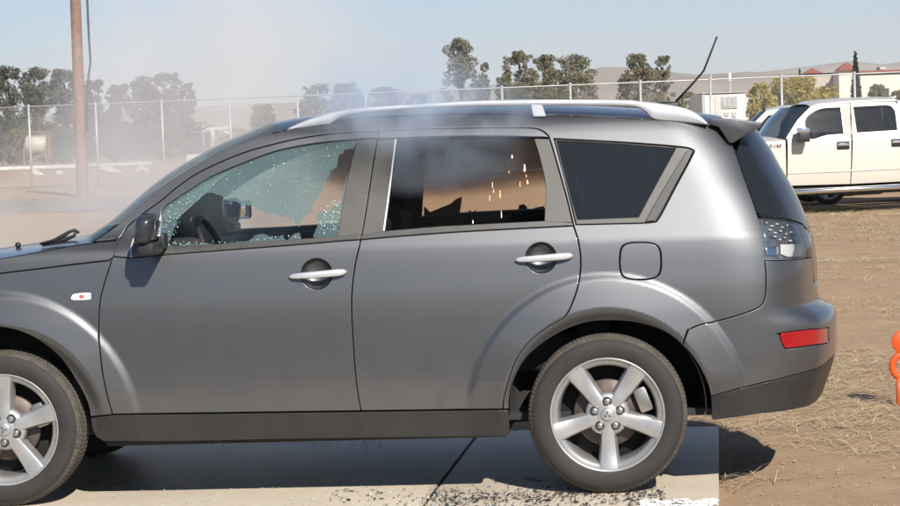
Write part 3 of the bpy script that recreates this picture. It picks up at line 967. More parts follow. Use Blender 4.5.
gl_ = panel('rear_window', GLS, 'privacy', car, join=True, res=.035, gap=.002)
panel('rear_window_backing', GLS, 'lining', gl_, join=True, res=.06, off=.03, lip=False)
TG = [(tE + .004, zlt), (tE + .1, zlt - .03), (T1, zlt - .04), (T1, zsh + .012), (tE + .06, zsh + .012), (tE + .012, zsh + .05), (tE + .006, zlb)]
tg_ = panel('tailgate', TG, 'paint', car, join=True, res=.035)
# spoiler
def px_prism(name, parts, mat, parent, bev=.006):
    bmx = bmesh.new()
    for pxs, y0, y1 in parts:
        pts = [LP(a, b, y0 if abs(y0) > .3 else -.55) for a, b in pxs]
        a_ = [bmx.verts.new((p.x, y0, p.z)) for p in pts]
        b_ = [bmx.verts.new((p.x, y1, p.z)) for p in pts]
        n = len(pts)
        bmx.faces.new(a_); bmx.faces.new(b_[::-1])
        for i in range(n):
            bmx.faces.new((a_[i], b_[i], b_[(i + 1) % n], a_[(i + 1) % n]))
    bmesh.ops.recalc_face_normals(bmx, faces=bmx.faces[:])
    if bev:
        bmesh.ops.bevel(bmx, geom=bmx.edges[:], offset=bev, segments=2, affect='EDGES', profile=.6)
    return bobj(name, bmx, mat, parent, True, R(40))
px_prism('spoiler', [([(710, 117.6), (735, 118.6), (762.5, 122.4), (760, 127.6), (748, 133.5), (733.5, 143), (729, 143), (719, 127), (710, 124.4)], -.606, -.50),
                     ([(712, 118), (735, 118.9), (761.5, 122.8), (757, 127), (730, 128)], -.50, .50),
                     ([(710, 117.6), (735, 118.6), (762.5, 122.4), (760, 127.6), (748, 133.5), (733.5, 143), (729, 143), (719, 127), (710, 124.4)], .50, .606)], 'paint', car)

# ---- roof, windscreen, bonnet lofted between the two side edges
re_tz = TZ(ROOF_EDGE)
edge = [tuple(float(v) for v in B(t, z)) for t, z in re_tz]
k0 = min(range(len(ROOF_EDGE)), key=lambda i: abs(ROOF_EDGE[i][0] - 278))
def loft(name, rows, mat, parent, NU=28, flip=False, off=0.0, bow=None, crown=None):
    V, F = [], []
    us = [math.sin(math.pi / 2 * (-1 + 2 * k / NU)) for k in range(NU + 1)]
    for i, (x, w, z) in enumerate(rows):
        for u in us:
            b = bow(i) * (1 - abs(u) ** 2.2) if bow else 0
            c = crown(i) * (1 - abs(u) ** 2.8) if crown else 0
            V.append((x - b, u * w, z + c - off))
    n = NU + 1
    for i in range(len(rows) - 1):
        for k in range(NU):
            g_ = (i * n + k, i * n + k + 1, (i + 1) * n + k + 1, (i + 1) * n + k)
            F.append(g_[::-1] if not flip else g_)
    return obj(name, V, F, mat, parent)
nr = len(edge) - k0
roof = loft('roof', edge[k0:], 'paint', car, crown=lambda i: .046, bow=lambda i: .10 * max(0, 1 - i / 10))
loft('headliner', [(x, w - .01, z - .045) for x, w, z in edge[k0:]], 'lining', roof, flip=True, crown=lambda i: .043, bow=lambda i: .10 * max(0, 1 - i / 10))
ws_rows = [(x, w + .004, z + .001) for x, w, z in edge[:k0 + 1]]
ws = loft('windscreen', ws_rows, 'glass', car, crown=lambda i: .046 * (i / k0) ** 2, bow=lambda i: .16 - .06 * (i / k0))
loft('windscreen_frit', [(x + .004, w, z - .003) for x, w, z in edge[:4]], 'black', ws, crown=lambda i: 0, bow=lambda i: .155)
HOODTOP = C_([(-190, 296), (-120, 279), (-60, 267.6), (0, 258.6), (40, 251.4), (66, 246.6), (93, 242.6), (117.2, 240.2)], 4)
hl = [tuple(float(v) for v in B(t, z)) for t, z in TZ(HOODTOP)]
_fr = [tuple(float(v) for v in B(t, z)) for t, z in ((-3.86, .872), (-3.72, .885), (-3.58, .905), (-3.45, .925))]
hrows = [(x, w - .004, z) for x, w, z in _fr] + [(x, w - .001, z) for x, w, z in hl if x > _fr[-1][0] + .08]
_xc = float(B(T0, .872)[0])
nh = len(hrows)
hood = loft('bonnet', hrows, 'paint', car, NU=40, crown=lambda i: .030 * min(1, .3 + i / 14) * (1 - .6 * max(0, i - nh + 6) / 6), bow=lambda i: max(0.0, hrows[i][0] - _xc) * (.96 if i == 0 else .85 if i == 1 else .62 if i == 2 else .40) if i < 4 else max(0.0, .12 * (1 - (i - 4) / 9)))
for side in (-1, 1):
    panel('bonnet_side', TZ([(a, b - .4) for a, b in HOODLINE] + [(112.6, 257), (117.6, 240.4)] + [p for p in HOODTOP[::-1][1:] if p[0] > -185]), 'paint', hood, side=side, gap=.0012, res=.03, depth=.01)
# scuttle between bonnet and glass
bmx = bmesh.new(); box(bmx, (edge[0][0] - .0, 0, edge[0][2] - .12), (.24, 1.30, .06), .01)
bobj('scuttle', bmx, 'black', car)
# wipers
for yl, pts in ((-.62, [(40, 244), (54, 240.5), (62, 236.5), (70, 231.6), (75, 230), (79, 233)]), (-.50, [(42, 244.5), (56, 241.5), (66, 239), (74, 236), (76, 231.5)])):
    bmx = bmesh.new(); tube(bmx, [LP(a, b, yl) for a, b in pts], [.006, .009, .011, .008, .008, .006][:len(pts)], 6)
    bobj('wiper', bmx, 'black', car, True)
bmx = bmesh.new(); q = LP(18, 245, -.35); bmesh.ops.create_uvsphere(bmx, u_segments=10, v_segments=6, radius=.014, matrix=Matrix.Translation(q)); bobj('washer_nozzle', bmx, 'black', car, True)

# ---- front end (outside the frame): bumper, grille, headlamps
panel('front_bumper', TZ(ARCH_F[36:][::-1]) + [(-3.17, .71), (-3.29, .785), (-3.45, .76), (-3.9, .74), (T0, .74), (T0, .22), (-3.7, .21), (-3.2, .20), (-3.06, .22)], 'paint', car, join=True, res=.06)
panel('headlamp', [(-3.34, .80), (-3.46, .87), (-3.75, .86), (-3.86, .77), (-3.5, .775)], 'lens', car, side=-1)
panel('headlamp', [(-3.34, .80), (-3.46, .87), (-3.75, .86), (-3.86, .77), (-3.5, .775)], 'lens', car, side=1)
panel('grille', [(-3.88, .76), (-3.78, .86), (T0, .88), (T0, .755)], 'black', car, join=True)
panel('nose_lining', [(-3.2, .3), (-3.25, .9), (T0, .9), (T0, .3)], 'lining', car, off=.06, join=True, lip=False, res=.1)

# ---- roof rails
UP = C_([(279, 132.4), (294, 125.4), (310, 118.6), (330, 112.2), (346, 109), (360, 107.4), (400, 104.8), (460, 101.2), (500, 99.8), (560, 99.3), (620, 99.6), (640, 101), (660, 103.2), (680, 106.6), (692, 110.6), (702, 117.4), (708, 124)], 5)
LO = C_([(279, 134), (300, 129), (318, 126), (329, 124.6), (335, 120.4), (343, 116.8), (360, 113.4), (400, 109.8), (460, 106.8), (530, 105.6), (600, 105.8), (630, 106.6), (640, 109), (647, 114), (654, 120), (680, 122.4), (708, 125)], 5)
ux, uy = zip(*UP); lx, ly = zip(*LO)
for side in (-1, 1):
    V, F = [], []
    xs = np.concatenate([np.linspace(280, 360, 34), np.linspace(364, 626, 40), np.linspace(630, 707.5, 34)])
    NC = 14
    for xx in xs:
        a, b = np.interp(xx, ux, uy), np.interp(xx, lx, ly)
        tp, bt_ = LP(xx, a, -.60), LP(xx, b, -.60)
        h_, cz_ = (tp.z - bt_.z) / 2, (tp.z + bt_.z) / 2
        yw = .022
        yc = .600
        for k in range(NC):
            an = 2 * math.pi * k / NC
            cc, ss = math.cos(an), math.sin(an)
            V.append((tp.x, side * (yc + yw * np.sign(cc) * abs(cc) ** .6), cz_ + h_ * np.sign(ss) * abs(ss) ** .75))
    n = len(xs)
    for i in range(n - 1):
        for k in range(NC):
            g_ = (i * NC + k, i * NC + (k + 1) % NC, (i + 1) * NC + (k + 1) % NC, (i + 1) * NC + k)
            F.append(g_ if side > 0 else g_[::-1])
    F += [tuple(range(NC)), tuple(range((n - 1) * NC, n * NC))]
    rl = obj('roof_rail', V, F, 'silver', car)
    bmx = bmesh.new()
    pts = [LP(a, b, -.60) for a, b in ((531, 104), (542, 104), (546, 116.5), (533.5, 116.5))]
    a_ = [bmx.verts.new((p.x, side * .584, p.z)) for p in pts]; b_ = [bmx.verts.new((p.x, side * .618, p.z)) for p in pts]
    bmx.faces.new(a_); bmx.faces.new(b_[::-1])
    for i in range(4): bmx.faces.new((a_[i], b_[i], b_[(i + 1) % 4], a_[(i + 1) % 4]))
    bmesh.ops.recalc_face_normals(bmx, faces=bmx.faces[:])
    bmesh.ops.bevel(bmx, geom=bmx.edges[:], offset=.003, segments=2, affect='EDGES')
    bobj('rail_foot', bmx, 'silver', rl, True, R(40))
# ---- antenna, bent
bmx = bmesh.new()
tube(bmx, [LP(676, 101.5, 0), LP(690, 86.5, 0), LP(701, 74, 0), LP(704, 70, 0), LP(711, 52, 0), LP(717, 36.5, 0)], [.0065, .0055, .005, .005, .0045, .0045], 8)
bobj('antenna', bmx, 'rubber', car, True)
bmx = bmesh.new(); q = LP(675, 103.5, 0); box(bmx, (q.x - .03, 0, q.z - .02), (.11, .05, .06), .015)
bobj('antenna_base', bmx, 'black', car, True)

# ---- door mirrors
for side in (-1, 1):
    yl = -1.0
    V, F = [], []
    base = LP(147.5, 236, yl)
    # sections along x (car length): outline of the shell seen from the side
    nlat, nlon = 20, 26
    for i in range(nlat + 1):
        v = -1 + 2 * i / nlat                       # vertical
        for k in range(nlon):
            a = 2 * math.pi * k / nlon
            ca, sa = math.cos(a), math.sin(a)
            vz = math.copysign(abs(v) ** .9, v)
            prof = (1 - abs(vz) ** 3.8) ** (1 / 3.0) if abs(vz) < 1 else 0.02
            hx = .0445 * prof * (1.0 + (.12 if ca < 0 else -.02)); hy = .105 * prof
            x = base.x + hx * math.copysign(abs(ca) ** .75, ca) + .010 * vz
            y = -(1.0 - .005) + hy * math.copysign(abs(sa) ** .7, sa) + .0
            z = base.z + .034 + .066 * vz - .02 * (abs(sa) ** 2) * (1 if sa > 0 else .3)
            ca2 = R(0 if side < 0 else -24); xd, yd = x - base.x, (-y) - 1.0 if False else y + .995
            xn, yn = xd * math.cos(ca2) - yd * math.sin(ca2) * (1), xd * math.sin(ca2) + yd * math.cos(ca2)
            V.append((base.x + xn, side * (.995 - yn), z))
    for i in range(nlat):
        for k in range(nlon):
            g_ = (i * nlon + k, i * nlon + (k + 1) % nlon, (i + 1) * nlon + (k + 1) % nlon, (i + 1) * nlon + k)
            F.append(g_ if side < 0 else g_[::-1])
    F += [tuple(range(nlon)), tuple(range(nlat * nlon, nlat * nlon + nlon))]
    mo = obj('door_mirror', V, F, 'mirror_shell', car)
    bmx = bmesh.new()
    box(bmx, (base.x + .002, side * .965, base.z - .055), (.082, .19, .060), .024, seg=3)
    box(bmx, (base.x + .015, side * .86, base.z - .03), (.075, .08, .07), .012)
    bobj('mirror_base', bmx, 'black', mo, True, R(35))
    bmx = bmesh.new(); box(bmx, (base.x + (.030 if side < 0 else .046), side * .995, base.z + .034), (.006, .10 if side < 0 else .18, .07 if side < 0 else .095), .02, Matrix.Rotation(R(0 if side < 0 else -24), 3, 'Z'))
    bobj('mirror_glass', bmx, 'chrome', mo, True, R(35))
# side repeater and the bright sail edge before the mirror
st_ = [(134.5, 234.6), (131.4, 243), (130, 251), (130.8, 257.4)]
panel('sail_edge', TZ(C_(st_, 4) + C_([(a + 1.5, b) for a, b in st_][::-1], 4)), 'silver', near_front, off=-.003, gap=0, res=.02, depth=.006)
for side in (-1, 1):
    rp = C_([(71, 298), (73, 294.6), (78, 293.4), (90, 292.8), (90.8, 296), (90, 299.6), (76, 300.2), (72, 299.6), (71, 298)], 3)[:-1]
    o_ = panel('side_repeater', TZ(rp), 'white', car, off=-.006, side=side, res=.02, gap=0)
    panel('bulb', TZ(disc_px(82, 296.6, 2.6, 1.9, 12)), simple('amber', (.38, .13, .08), .3) if side < 0 else bpy.data.materials['amber'], o_, off=-.0075, side=side, res=.01, gap=0, lip=False)

# ---- wheels
def lathe(prof, n, axis_y=True, mod=None):
    V, F = [], []
    for k in range(n):
        a = 2 * math.pi * k / n
        for j, (r, y) in enumerate(prof):
            if mod: r, y2 = mod(j, k, r, y)
            else: y2 = y
            V.append((r * math.cos(a), y2, r * math.sin(a)))
    m = len(prof)
    for k in range(n):
        for j in range(m - 1):
            F.append((k * m + j, ((k + 1) % n) * m + j, ((k + 1) % n) * m + j + 1, k * m + j + 1))
    return V, F
def make_wheel(parent, x, side, rot, sc=1.0, yt=YT, flip=1):
    TW = .215
    # tyre: inner bead -> sidewall -> tread -> sidewall -> bead   (outer face at y = 0, inwards +)
    side_prof = [(.234, .014), (.243, .004), (.262, -.004), (.285, -.008), (.305, -.006), (.318, -.001), (.328, .008)]
    tread = [(.3335, .014), (.3415, .022), (.3425, .030), (.3455, .034), (.346, .050), (.346, .060), (.339, .062), (.339, .070), (.346, .072), (.346, .095), (.346, .100), (.339, .102), (.339, .111), (.346, .113), (.346, .143), (.339, .145), (.339, .153), (.346, .155), (.345, .180), (.340, .192), (.332, .200)]
    prof = side_prof + tread + [(r, TW - y) for r, y in side_prof[::-1][1:]]
    ns = len(side_prof)
    def mod(j, k, r, y):
        if ns <= j < ns + len(tread):
            tj = j - ns
            edge_ = tj < 5 or tj > len(tread) - 4
            if k % 3 == 0 and edge_: return r - .0030, y + (.001 if tj < 3 else 0)
            if k % 3 == 1 and not edge_: return r - .003, y
        return r, y
    V, F = lathe(prof, 330, mod=mod)
    if True:
        F = [f[::-1] for f in F]
    def place(V): return [((v[0] * math.cos(rot) - v[2] * math.sin(rot)) * sc + x, side * (yt - v[1] * sc), (v[0] * math.sin(rot) + v[2] * math.cos(rot) + RW) * sc) for v in V]
    fl = side < 0
    def fix(F): return [f if side < 0 else f[::-1] for f in F]
    rimp = [(.250, .016), (.2525, .008), (.250, .002), (.244, .001), (.2395, .006), (.236, .012), (.224, .018), (.216, .026), (.212, .040), (.208, .075), (.205, .16), (.225, .20), (.247, .205)]
    rV, rF = lathe(rimp, 120)
    w = obj('wheel', place(rV), fix([f[::-1] for f in rF]), 'alloy', parent)
    ty = obj('tyre', place(V), fix(F), 'tyre', w)
    ty.data.materials.append(MAT['tread'])
    m_ = len(prof)
    for i, p in enumerate(ty.data.polygons):
        j = i % (m_ - 1)
        if ns <= j + 1 < ns + len(tread): p.material_index = 1
    # spokes
    for s in range(5):
        a0 = math.pi / 2 * 3 + s * 2 * math.pi / 5
        bmx = bmesh.new()
        stations = [(.040, .026, .018, .055), (.075, .027, .017, .05), (.10, .0285, .020, .052), (.14, .031, .021, .055), (.185, .035, .0175, .055), (.212, .038, .012, .05), (.2385, .0395, .009, .035)]
        rings = []
        for r_, hw, yf, dep in stations:
            sec = [(-hw - .010, yf + dep), (-hw - .005, yf + .012), (-hw + .001, yf + .001), (-hw + .007, yf - .0015), (hw - .007, yf - .0015), (hw - .001, yf + .001), (hw + .005, yf + .012), (hw + .010, yf + dep)]
            ring = []
            for s_, y_ in sec:
                X = r_ * math.cos(a0) - s_ * math.sin(a0); Z = r_ * math.sin(a0) + s_ * math.cos(a0)
                ring.append(bmx.verts.new(place([(X, y_, Z)])[0]))
            rings.append(ring)
        for r1, r2 in zip(rings, rings[1:]):
            for k in range(7): bmx.faces.new((r1[k], r2[k], r2[k + 1], r1[k + 1]))
            bmx.faces.new((r1[7], r2[7], r2[0], r1[0]))
        bmx.faces.new(rings[0]); bmx.faces.new(rings[-1][::-1])
        bmesh.ops.recalc_face_normals(bmx, faces=bmx.faces[:])
        bobj('spoke', bmx, 'alloy', w, True, R(28))
    hubp = [(.0005, .0125), (.030, .0125), (.036, .0145), (.060, .018), (.082, .022), (.094, .030), (.097, .05), (.09, .07)]
    hV, hF = lathe(hubp, 60); obj('hub', place(hV), fix([f[::-1] for f in hF]), 'alloy', w)
    cp = [(.0005, .0045), (.022, .006), (.029, .009), (.031, .014)]
    cV, cF = lathe(cp, 40); cap = obj('centre_cap', place(cV), fix([f[::-1] for f in cF]), 'alloy', w)
    for s in range(3):                          # three small rhombs raised on the cap
        a0 = math.pi / 2 + s * 2 * math.pi / 3
        bmx = bmesh.new()
        loop = []
        for rr_, da in ((.0015, 0), (.0105, -.48), (.0195, 0), (.0105, .48)):
            loop.append((rr_ * math.cos(a0 + da), rr_ * math.sin(a0 + da)))
        f_ = [bmx.verts.new(place([(a, .0032, b)])[0]) for a, b in loop]; g_ = [bmx.verts.new(place([(a, .0075, b)])[0]) for a, b in loop]
        bmx.faces.new(f_); [bmx.faces.new((f_[i], g_[i], g_[(i + 1) % 4], f_[(i + 1) % 4])) for i in range(4)]
        bmesh.ops.recalc_face_normals(bmx, faces=bmx.faces[:])
        bobj('emblem', bmx, 'chrome', cap)
    for s in range(5):
        a0 = math.pi / 2 + s * 2 * math.pi / 5
        c_ = (.058 * math.cos(a0), .058 * math.sin(a0))
        bmx = bmesh.new()
        prf = [(.0215, .0185), (.0205, .0145), (.0195, .0150), (.0175, .024), (.0138, .024), (.0138, .006), (.0115, .001), (.006, -.001), (.0003, -.0015)]
        rows = []
        for r_, y_ in prf:
            rows.append([bmx.verts.new(place([(c_[0] + r_ * math.cos(k * math.pi / 6), y_, c_[1] + r_ * math.sin(k * math.pi / 6))])[0]) for k in range(12)])
        for r1, r2 in zip(rows, rows[1:]):
            for k in range(12): bmx.faces.new((r1[k], r1[(k + 1) % 12], r2[(k + 1) % 12], r2[k]))
        bmesh.ops.recalc_face_normals(bmx, faces=bmx.faces[:])
        bobj('lug_nut', bmx, 'nut', w, True, R(30))
        cvv, cff = [], []
        for r_, y_ in ((.0212, .0160), (.0140, .0155)):
            for k in range(16): cvv.append(place([(c_[0] + r_ * math.cos(k * math.pi / 8), y_, c_[1] + r_ * math.sin(k * math.pi / 8))])[0])
        cff = [(k, (k + 1) % 16, 16 + (k + 1) % 16, 16 + k) for k in range(16)]
        obj('nut_pocket', cvv, cff, 'black', w, False)
    dV, dF = lathe([(.06, .085), (.145, .085), (.147, .088), (.147, .108), (.145, .11), (.06, .11)], 60); obj('brake_disc', place(dV), fix([f[::-1] for f in dF]), 'steel', w)
    dV, dF = lathe([(.0005, .14), (.204, .14), (.204, .15), (.0005, .15)], 40); obj('backing_plate', place(dV), fix([f[::-1] for f in dF]), 'under', w)
    bmx = bmesh.new()
    ca = R(20) - rot
    cpos = place([(.165 * math.cos(ca), .085, .165 * math.sin(ca))])[0]
    box(bmx, cpos, (.06, .07, .11), .012, Matrix.Rotation(-R(20), 3, 'Y'))
    bobj('brake_caliper', bmx, 'nut', w, True, R(30))
    return w
for side in (-1, 1):
    make_wheel(car, 0.0, side, 0.0)
    make_wheel(car, -WB, side, math.pi / 5)

# ---- wheel housings, underbody, cabin
for side in (-1, 1):
    for hx in (0.0, -WB):
        V, F = [], []
        n = 28
        for k in range(n + 1):
            a = R(-4) + R(188) * k / n
            for r_, y_ in ((.425, .845), (.435, .70), (.40, .50), (.1, .49)):
                V.append((hx + r_ * math.cos(a), side * y_, RW + .03 + r_ * math.sin(a)))
        for k in range(n):
            for j in range(3):
                F.append((k * 4 + j, k * 4 + j + 1, (k + 1) * 4 + j + 1, (k + 1) * 4 + j))
        obj('wheel_housing', V, F, 'under', car)
bmx = bmesh.new()
box(bmx, (-1.335, 0, .285), (1.80, 1.60, .07), .02)
box(bmx, (0.42, 0, .36), (.80, 1.10, .10), .03)
box(bmx, (-3.0, 0, .30), (.90, 1.15, .10), .03)
box(bmx, (-.1, 0, .33), (.9, .95, .12), .03)
box(bmx, (-2.6, 0, .33), (.9, .95, .12), .03)
tube(bmx, [(0, -.75, RW), (0, .75, RW)], .035, 8)
tube(bmx, [(-WB, -.75, RW), (-WB, .75, RW)], .03, 8)
bobj('underbody', bmx, 'under', car)
bmx = bmesh.new()
tube(bmx, [(-2.2, .1, .22), (-.5, .15, .215), (.35, .35, .30)], .028, 8)
tube(bmx, [(.42, .0, .34), (.42, .55, .34)], .10, 12)
bobj('exhaust', bmx, 'steel', car, True)
# dashboard, firewall
dz_ = LP(230, 244, -.6).z
bmx = bmesh.new()
dx0, dx1_ = LP(150, 240, -.4).x, LP(212, 240, -.4).x
box(bmx, ((dx0 + dx1_) / 2 - .05, 0, dz_ - .19), (dx1_ - dx0 + .1, 1.46, .34), .06, seg=4)
box(bmx, (dx1_ - .1, -.42, dz_ - .02), (.18, .36, .10), .04, seg=3)
bobj('dashboard', bmx, 'lining', car, True, R(40))
bmx = bmesh.new(); box(bmx, (dx0 - .28, 0, .70), (.04, 1.5, .70)); bobj('firewall', bmx, 'lining', car)
bmx = bmesh.new(); box(bmx, (-.75, 0, .335), (2.6, 1.5, .03)); bobj('cabin_floor', bmx, 'lining', car)
# steering wheel
sw = LP(212, 240, -.38)
bmx = bmesh.new()
rings = []
Rm = Matrix.Rotation(R(-24), 3, 'Y')
Vv, Ff = [], []
for i in range(36):
    a = 2 * math.pi * i / 36
    for k in range(8):
        b = 2 * math.pi * k / 8
        rr_ = .185 + .016 * math.cos(b)
        p = Rm @ Vector((.016 * math.sin(b), rr_ * math.cos(a), rr_ * math.sin(a)))
        Vv.append(Vector((sw.x + .02, -.38, sw.z - .07)) + p)
for i in range(36):
    for k in range(8):
        Ff.append((i * 8 + k, i * 8 + (k + 1) % 8, ((i + 1) % 36) * 8 + (k + 1) % 8, ((i + 1) % 36) * 8 + k))
stw = obj('steering_wheel', Vv, Ff, 'black', car)
bmx = bmesh.new()
c_ = Vector((sw.x - .0, -.38, sw.z - .07))
box(bmx, c_, (.05, .16, .12), .025, Rm)
for s_ in (-1, 1):
    tube(bmx, [c_ + Rm @ Vector((0, s_ * .06, 0)), c_ + Rm @ Vector((0.01, s_ * .18, .01))], .016, 6)
tube(bmx, [c_ + Rm @ Vector((0, 0, -.05)), c_ + Rm @ Vector((0.01, 0, -.18))], .016, 6)
tube(bmx, [c_, c_ + Vector((-.35, 0, -.12))], .03, 8)
bobj('steering_hub', bmx, 'black', stw, True, R(40))
# seats
def seat(x, y, w, name, head=(0,), top=1.22):
    bmx = bmesh.new()
    box(bmx, (x - .26, y, .60), (.52, w, .17), .05, seg=3)
    box(bmx, (x + .06, y, .92), (.14, w, .62), .05, Matrix.Rotation(R(14), 3, 'Y'), seg=3)
    s = bobj(name, bmx, 'seat', car, True, R(45))
    for h in head:
        bmx = bmesh.new()
        box(bmx, (x + .165, y + h, 1.335), (.10, .27, .17), .04, Matrix.Rotation(R(10), 3, 'Y'), seg=3)
        tube(bmx, [(x + .15, y + h - .06, 1.2), (x + .16, y + h - .06, 1.3)], .007, 6)
        tube(bmx, [(x + .15, y + h + .06, 1.2), (x + .16, y + h + .06, 1.3)], .007, 6)
        bobj('headrest', bmx, 'seat', s, True, R(45))
for side in (-1, 1):
    pil = [(336, 240), (347, 180), (357, 139), (396, 138), (390, 190), (384, 234)]
    panel('pillar_cover', TZ(pil), 'lining', car, off=.085, side=side, flip=True, lip=False, res=.06, gap=-.01 if side > 0 else .02)
sx = LP(366, 240, -.4).x - .10
seat(sx, -.38, .52, 'front_seat')
seat(sx + .02, .38, .52, 'front_seat')
seat(LP(590, 240, -.4).x, 0, 1.30, 'rear_seat', (-.38, .38))
# ================================================================== fence
MAT['galv'] = simple('galvanised', (.40, .41, .41), .5, .35, .15, 3)
MAT['wood'] = simple('weathered_wood', (.215, .115, .072), .85, 0, .35, 6, .5, 30)
MAT['cream'] = simple('cream_metal', (.42, .38, .31), .6, 0, .12, 2)
MAT['offwhite'] = simple('offwhite_paint', (.50, .47, .42), .6, 0, .2, 3)
MAT['rust'] = simple('rust', (.22, .12, .07), .85, 0, .4, 6)
FA, FB = D(-520, 190, 86.7), D(1350, 150, 71.7)
FA.z = FB.z = 0
fdir = (FB - FA).normalized()
fence = empty('chain_link_fence', FA)
tag(fence, 'long galvanised chain link fence with top rail behind the smoke', 'fence')
def on_fence(px):
    d = ray(px, 140)
    n = Vector((-fdir.y, fdir.x, 0))
    return EYE + d * ((FA - EYE).dot(n) / d.dot(n))
FH = 2.90
flen = (FB - FA).length
bm = bmesh.new(); tube(bm, [Vector((0, 0, FH)), fdir * flen + Vector((0, 0, FH))], .026, 6); bobj('top_rail', bm, 'galv', fence, True)
bm = bmesh.new(); tube(bm, [Vector((0, 0, .10)), fdir * flen + Vector((0, 0, .10))], .03, 6); bobj('bottom_rail', bm, 'galv', fence, True)
pm = None
for px in (-508, -440, -373, -306, -239, -171, -104, -37, 30, 97, 163, 231, 299, 367, 435, 503.6, 572, 642, 712, 783, 856, 930, 1004, 1080, 1156, 1233, 1310):
    p = on_fence(px); p.z = 0
    if pm is None:
        bm = bmesh.new(); tube(bm, [(0, 0, -.1), (0, 0, FH + .02)], .042, 8)
        bmesh.ops.create_uvsphere(bm, u_segments=8, v_segments=5, radius=.055, matrix=Matrix.Translation((0, 0, FH + .03)))
        po = bobj('fence_post', bm, 'galv', fence, True); pm = po.data
    else:
        po = bpy.data.objects.new('fence_post', pm); COL.objects.link(po); po.parent = fence
    po.location = p - FA
V, F = [], []
sp = .075
n = int(flen / sp)
for k in range(n):
    for s in (-1, 1):
        a = fdir * (k * sp) + Vector((0, 0, .12)); e = fdir * (k * sp + s * (FH - .12) * .9) + Vector((0, 0, FH))
        l0 = (e - a)
        b = len(V); w = .0022
        for q in (a, e):
            for (u, v) in ((-1, -.6), (1, -.6), (0, 1.1)): V.append(q + fdir * (u * w) + Vector((-fdir.y, fdir.x, 0)) * (v * w))
        F += [(b, b + 1, b + 4, b + 3), (b + 1, b + 2, b + 5, b + 4), (b + 2, b, b + 3, b + 5)]
obj('wire_mesh', V, F, 'galv', fence, False, kind='stuff')

# ================================================================== utility pole
pb = G(83, 196)
pole = empty('utility_pole', pb)
tag(pole, 'tall brown wooden utility pole in front of the chain link fence', 'pole')
top = D(73.0, -60, pb.y) - pb
bm = bmesh.new(); tube(bm, [Vector((0, 0, -.3))] + [top * (k / 8) for k in range(9)], [.185] + [.18 - .004 * k for k in range(9)], 12); bobj('shaft', bm, 'wood', pole, True)
bm = bmesh.new(); tube(bm, [D(a, b, pb.y - .25) - pb for a, b in ((86.6, -60), (87.2, 0), (89, 40), (90.5, 62), (88, 80), (87, 100), (86.5, 130))], .035, 6)
bobj('service_cable', bm, 'rubber', pole, True)
bm = bmesh.new(); tube(bm, [D(90, 72, pb.y - .22) - pb, D(79, 78, pb.y - .1) - pb], .02, 6); bobj('cable_bracket', bm, 'galv', pole, True)

# ================================================================== trees
def leaf_mat(name, a, b_, tr=.25):
    m, t, b = nt(name)
    f = noise_fac(t, .9, 5, .7)
    f2 = noise_fac(t, 9, 3, .7)
    c = ramp(t, f, [(.3, a), (.7, b_)])
    c = mixc(t, .4, c, ramp(t, f2, [(.3, tuple(x * .6 for x in a)), (.7, tuple(min(1, x * 1.4) for x in b_))]))
    t.links.new(c, b.inputs['Base Color'])
    b.inputs['Roughness'].default_value = .7
    b.inputs['Specular IOR Level'].default_value = .2
    tl = node(t, 'ShaderNodeBsdfTranslucent'); t.links.new(c, tl.inputs[0])
    mx = node(t, 'ShaderNodeMixShader'); mx.inputs[0].default_value = tr
    t.links.new(b.outputs[0], mx.inputs[1]); t.links.new(tl.outputs[0], mx.inputs[2])
    t.links.new(mx.outputs[0], t.nodes['Material Output'].inputs[0])
    return m
LM = {'olive': leaf_mat('olive_leaves', (.115, .112, .070), (.250, .228, .145)),
      'grey': leaf_mat('grey_green_leaves', (.080, .088, .068), (.150, .155, .120)),
      'green': leaf_mat('green_leaves', (.065, .085, .020), (.170, .180, .055)),
      'yellow': leaf_mat('yellow_leaves', (.25, .205, .05), (.46, .37, .11)),
      'cypress': leaf_mat('cypress_leaves', (.020, .030, .018), (.055, .065, .038)),
      'brown': leaf_mat('dry_leaves', (.12, .10, .055), (.24, .20, .12))}
MAT['bark'] = simple('bark', (.16, .13, .10), .9, 0, .3, 3)
def leaves(cl, n, size, seed, zmin):
    r = np.random.default_rng(seed)
    c = np.array([q[:3] for q in cl]); rad = np.array([q[3] for q in cl])
    pr = rad ** 2; pr = pr / pr.sum()
    k = r.choice(len(cl), n, p=pr)
    d = r.normal(size=(n, 3)); d /= np.linalg.norm(d, axis=1, keepdims=True)
    rr = rad[k] * (.45 + .55 * r.random(n) ** .5) * (1 + .12 * r.normal(size=n))
    p = c[k] + d * rr[:, None] * np.array([1, 1, .8])
    p[:, 2] = np.maximum(p[:, 2], zmin)
    u = r.normal(size=(n, 3)); u /= np.linalg.norm(u, axis=1, keepdims=True)
    v = np.cross(u, r.normal(size=(n, 3))); v /= np.linalg.norm(v, axis=1, keepdims=True)
    s = size * (.5 + r.random(n))[:, None]
    Vv = np.stack([p - u * s, p + v * s * .55, p + u * s, p - v * s * .55], 1).reshape(-1, 3)
    Ff = [(4 * i, 4 * i + 1, 4 * i + 2, 4 * i + 3) for i in range(n)]
    return Vv, Ff
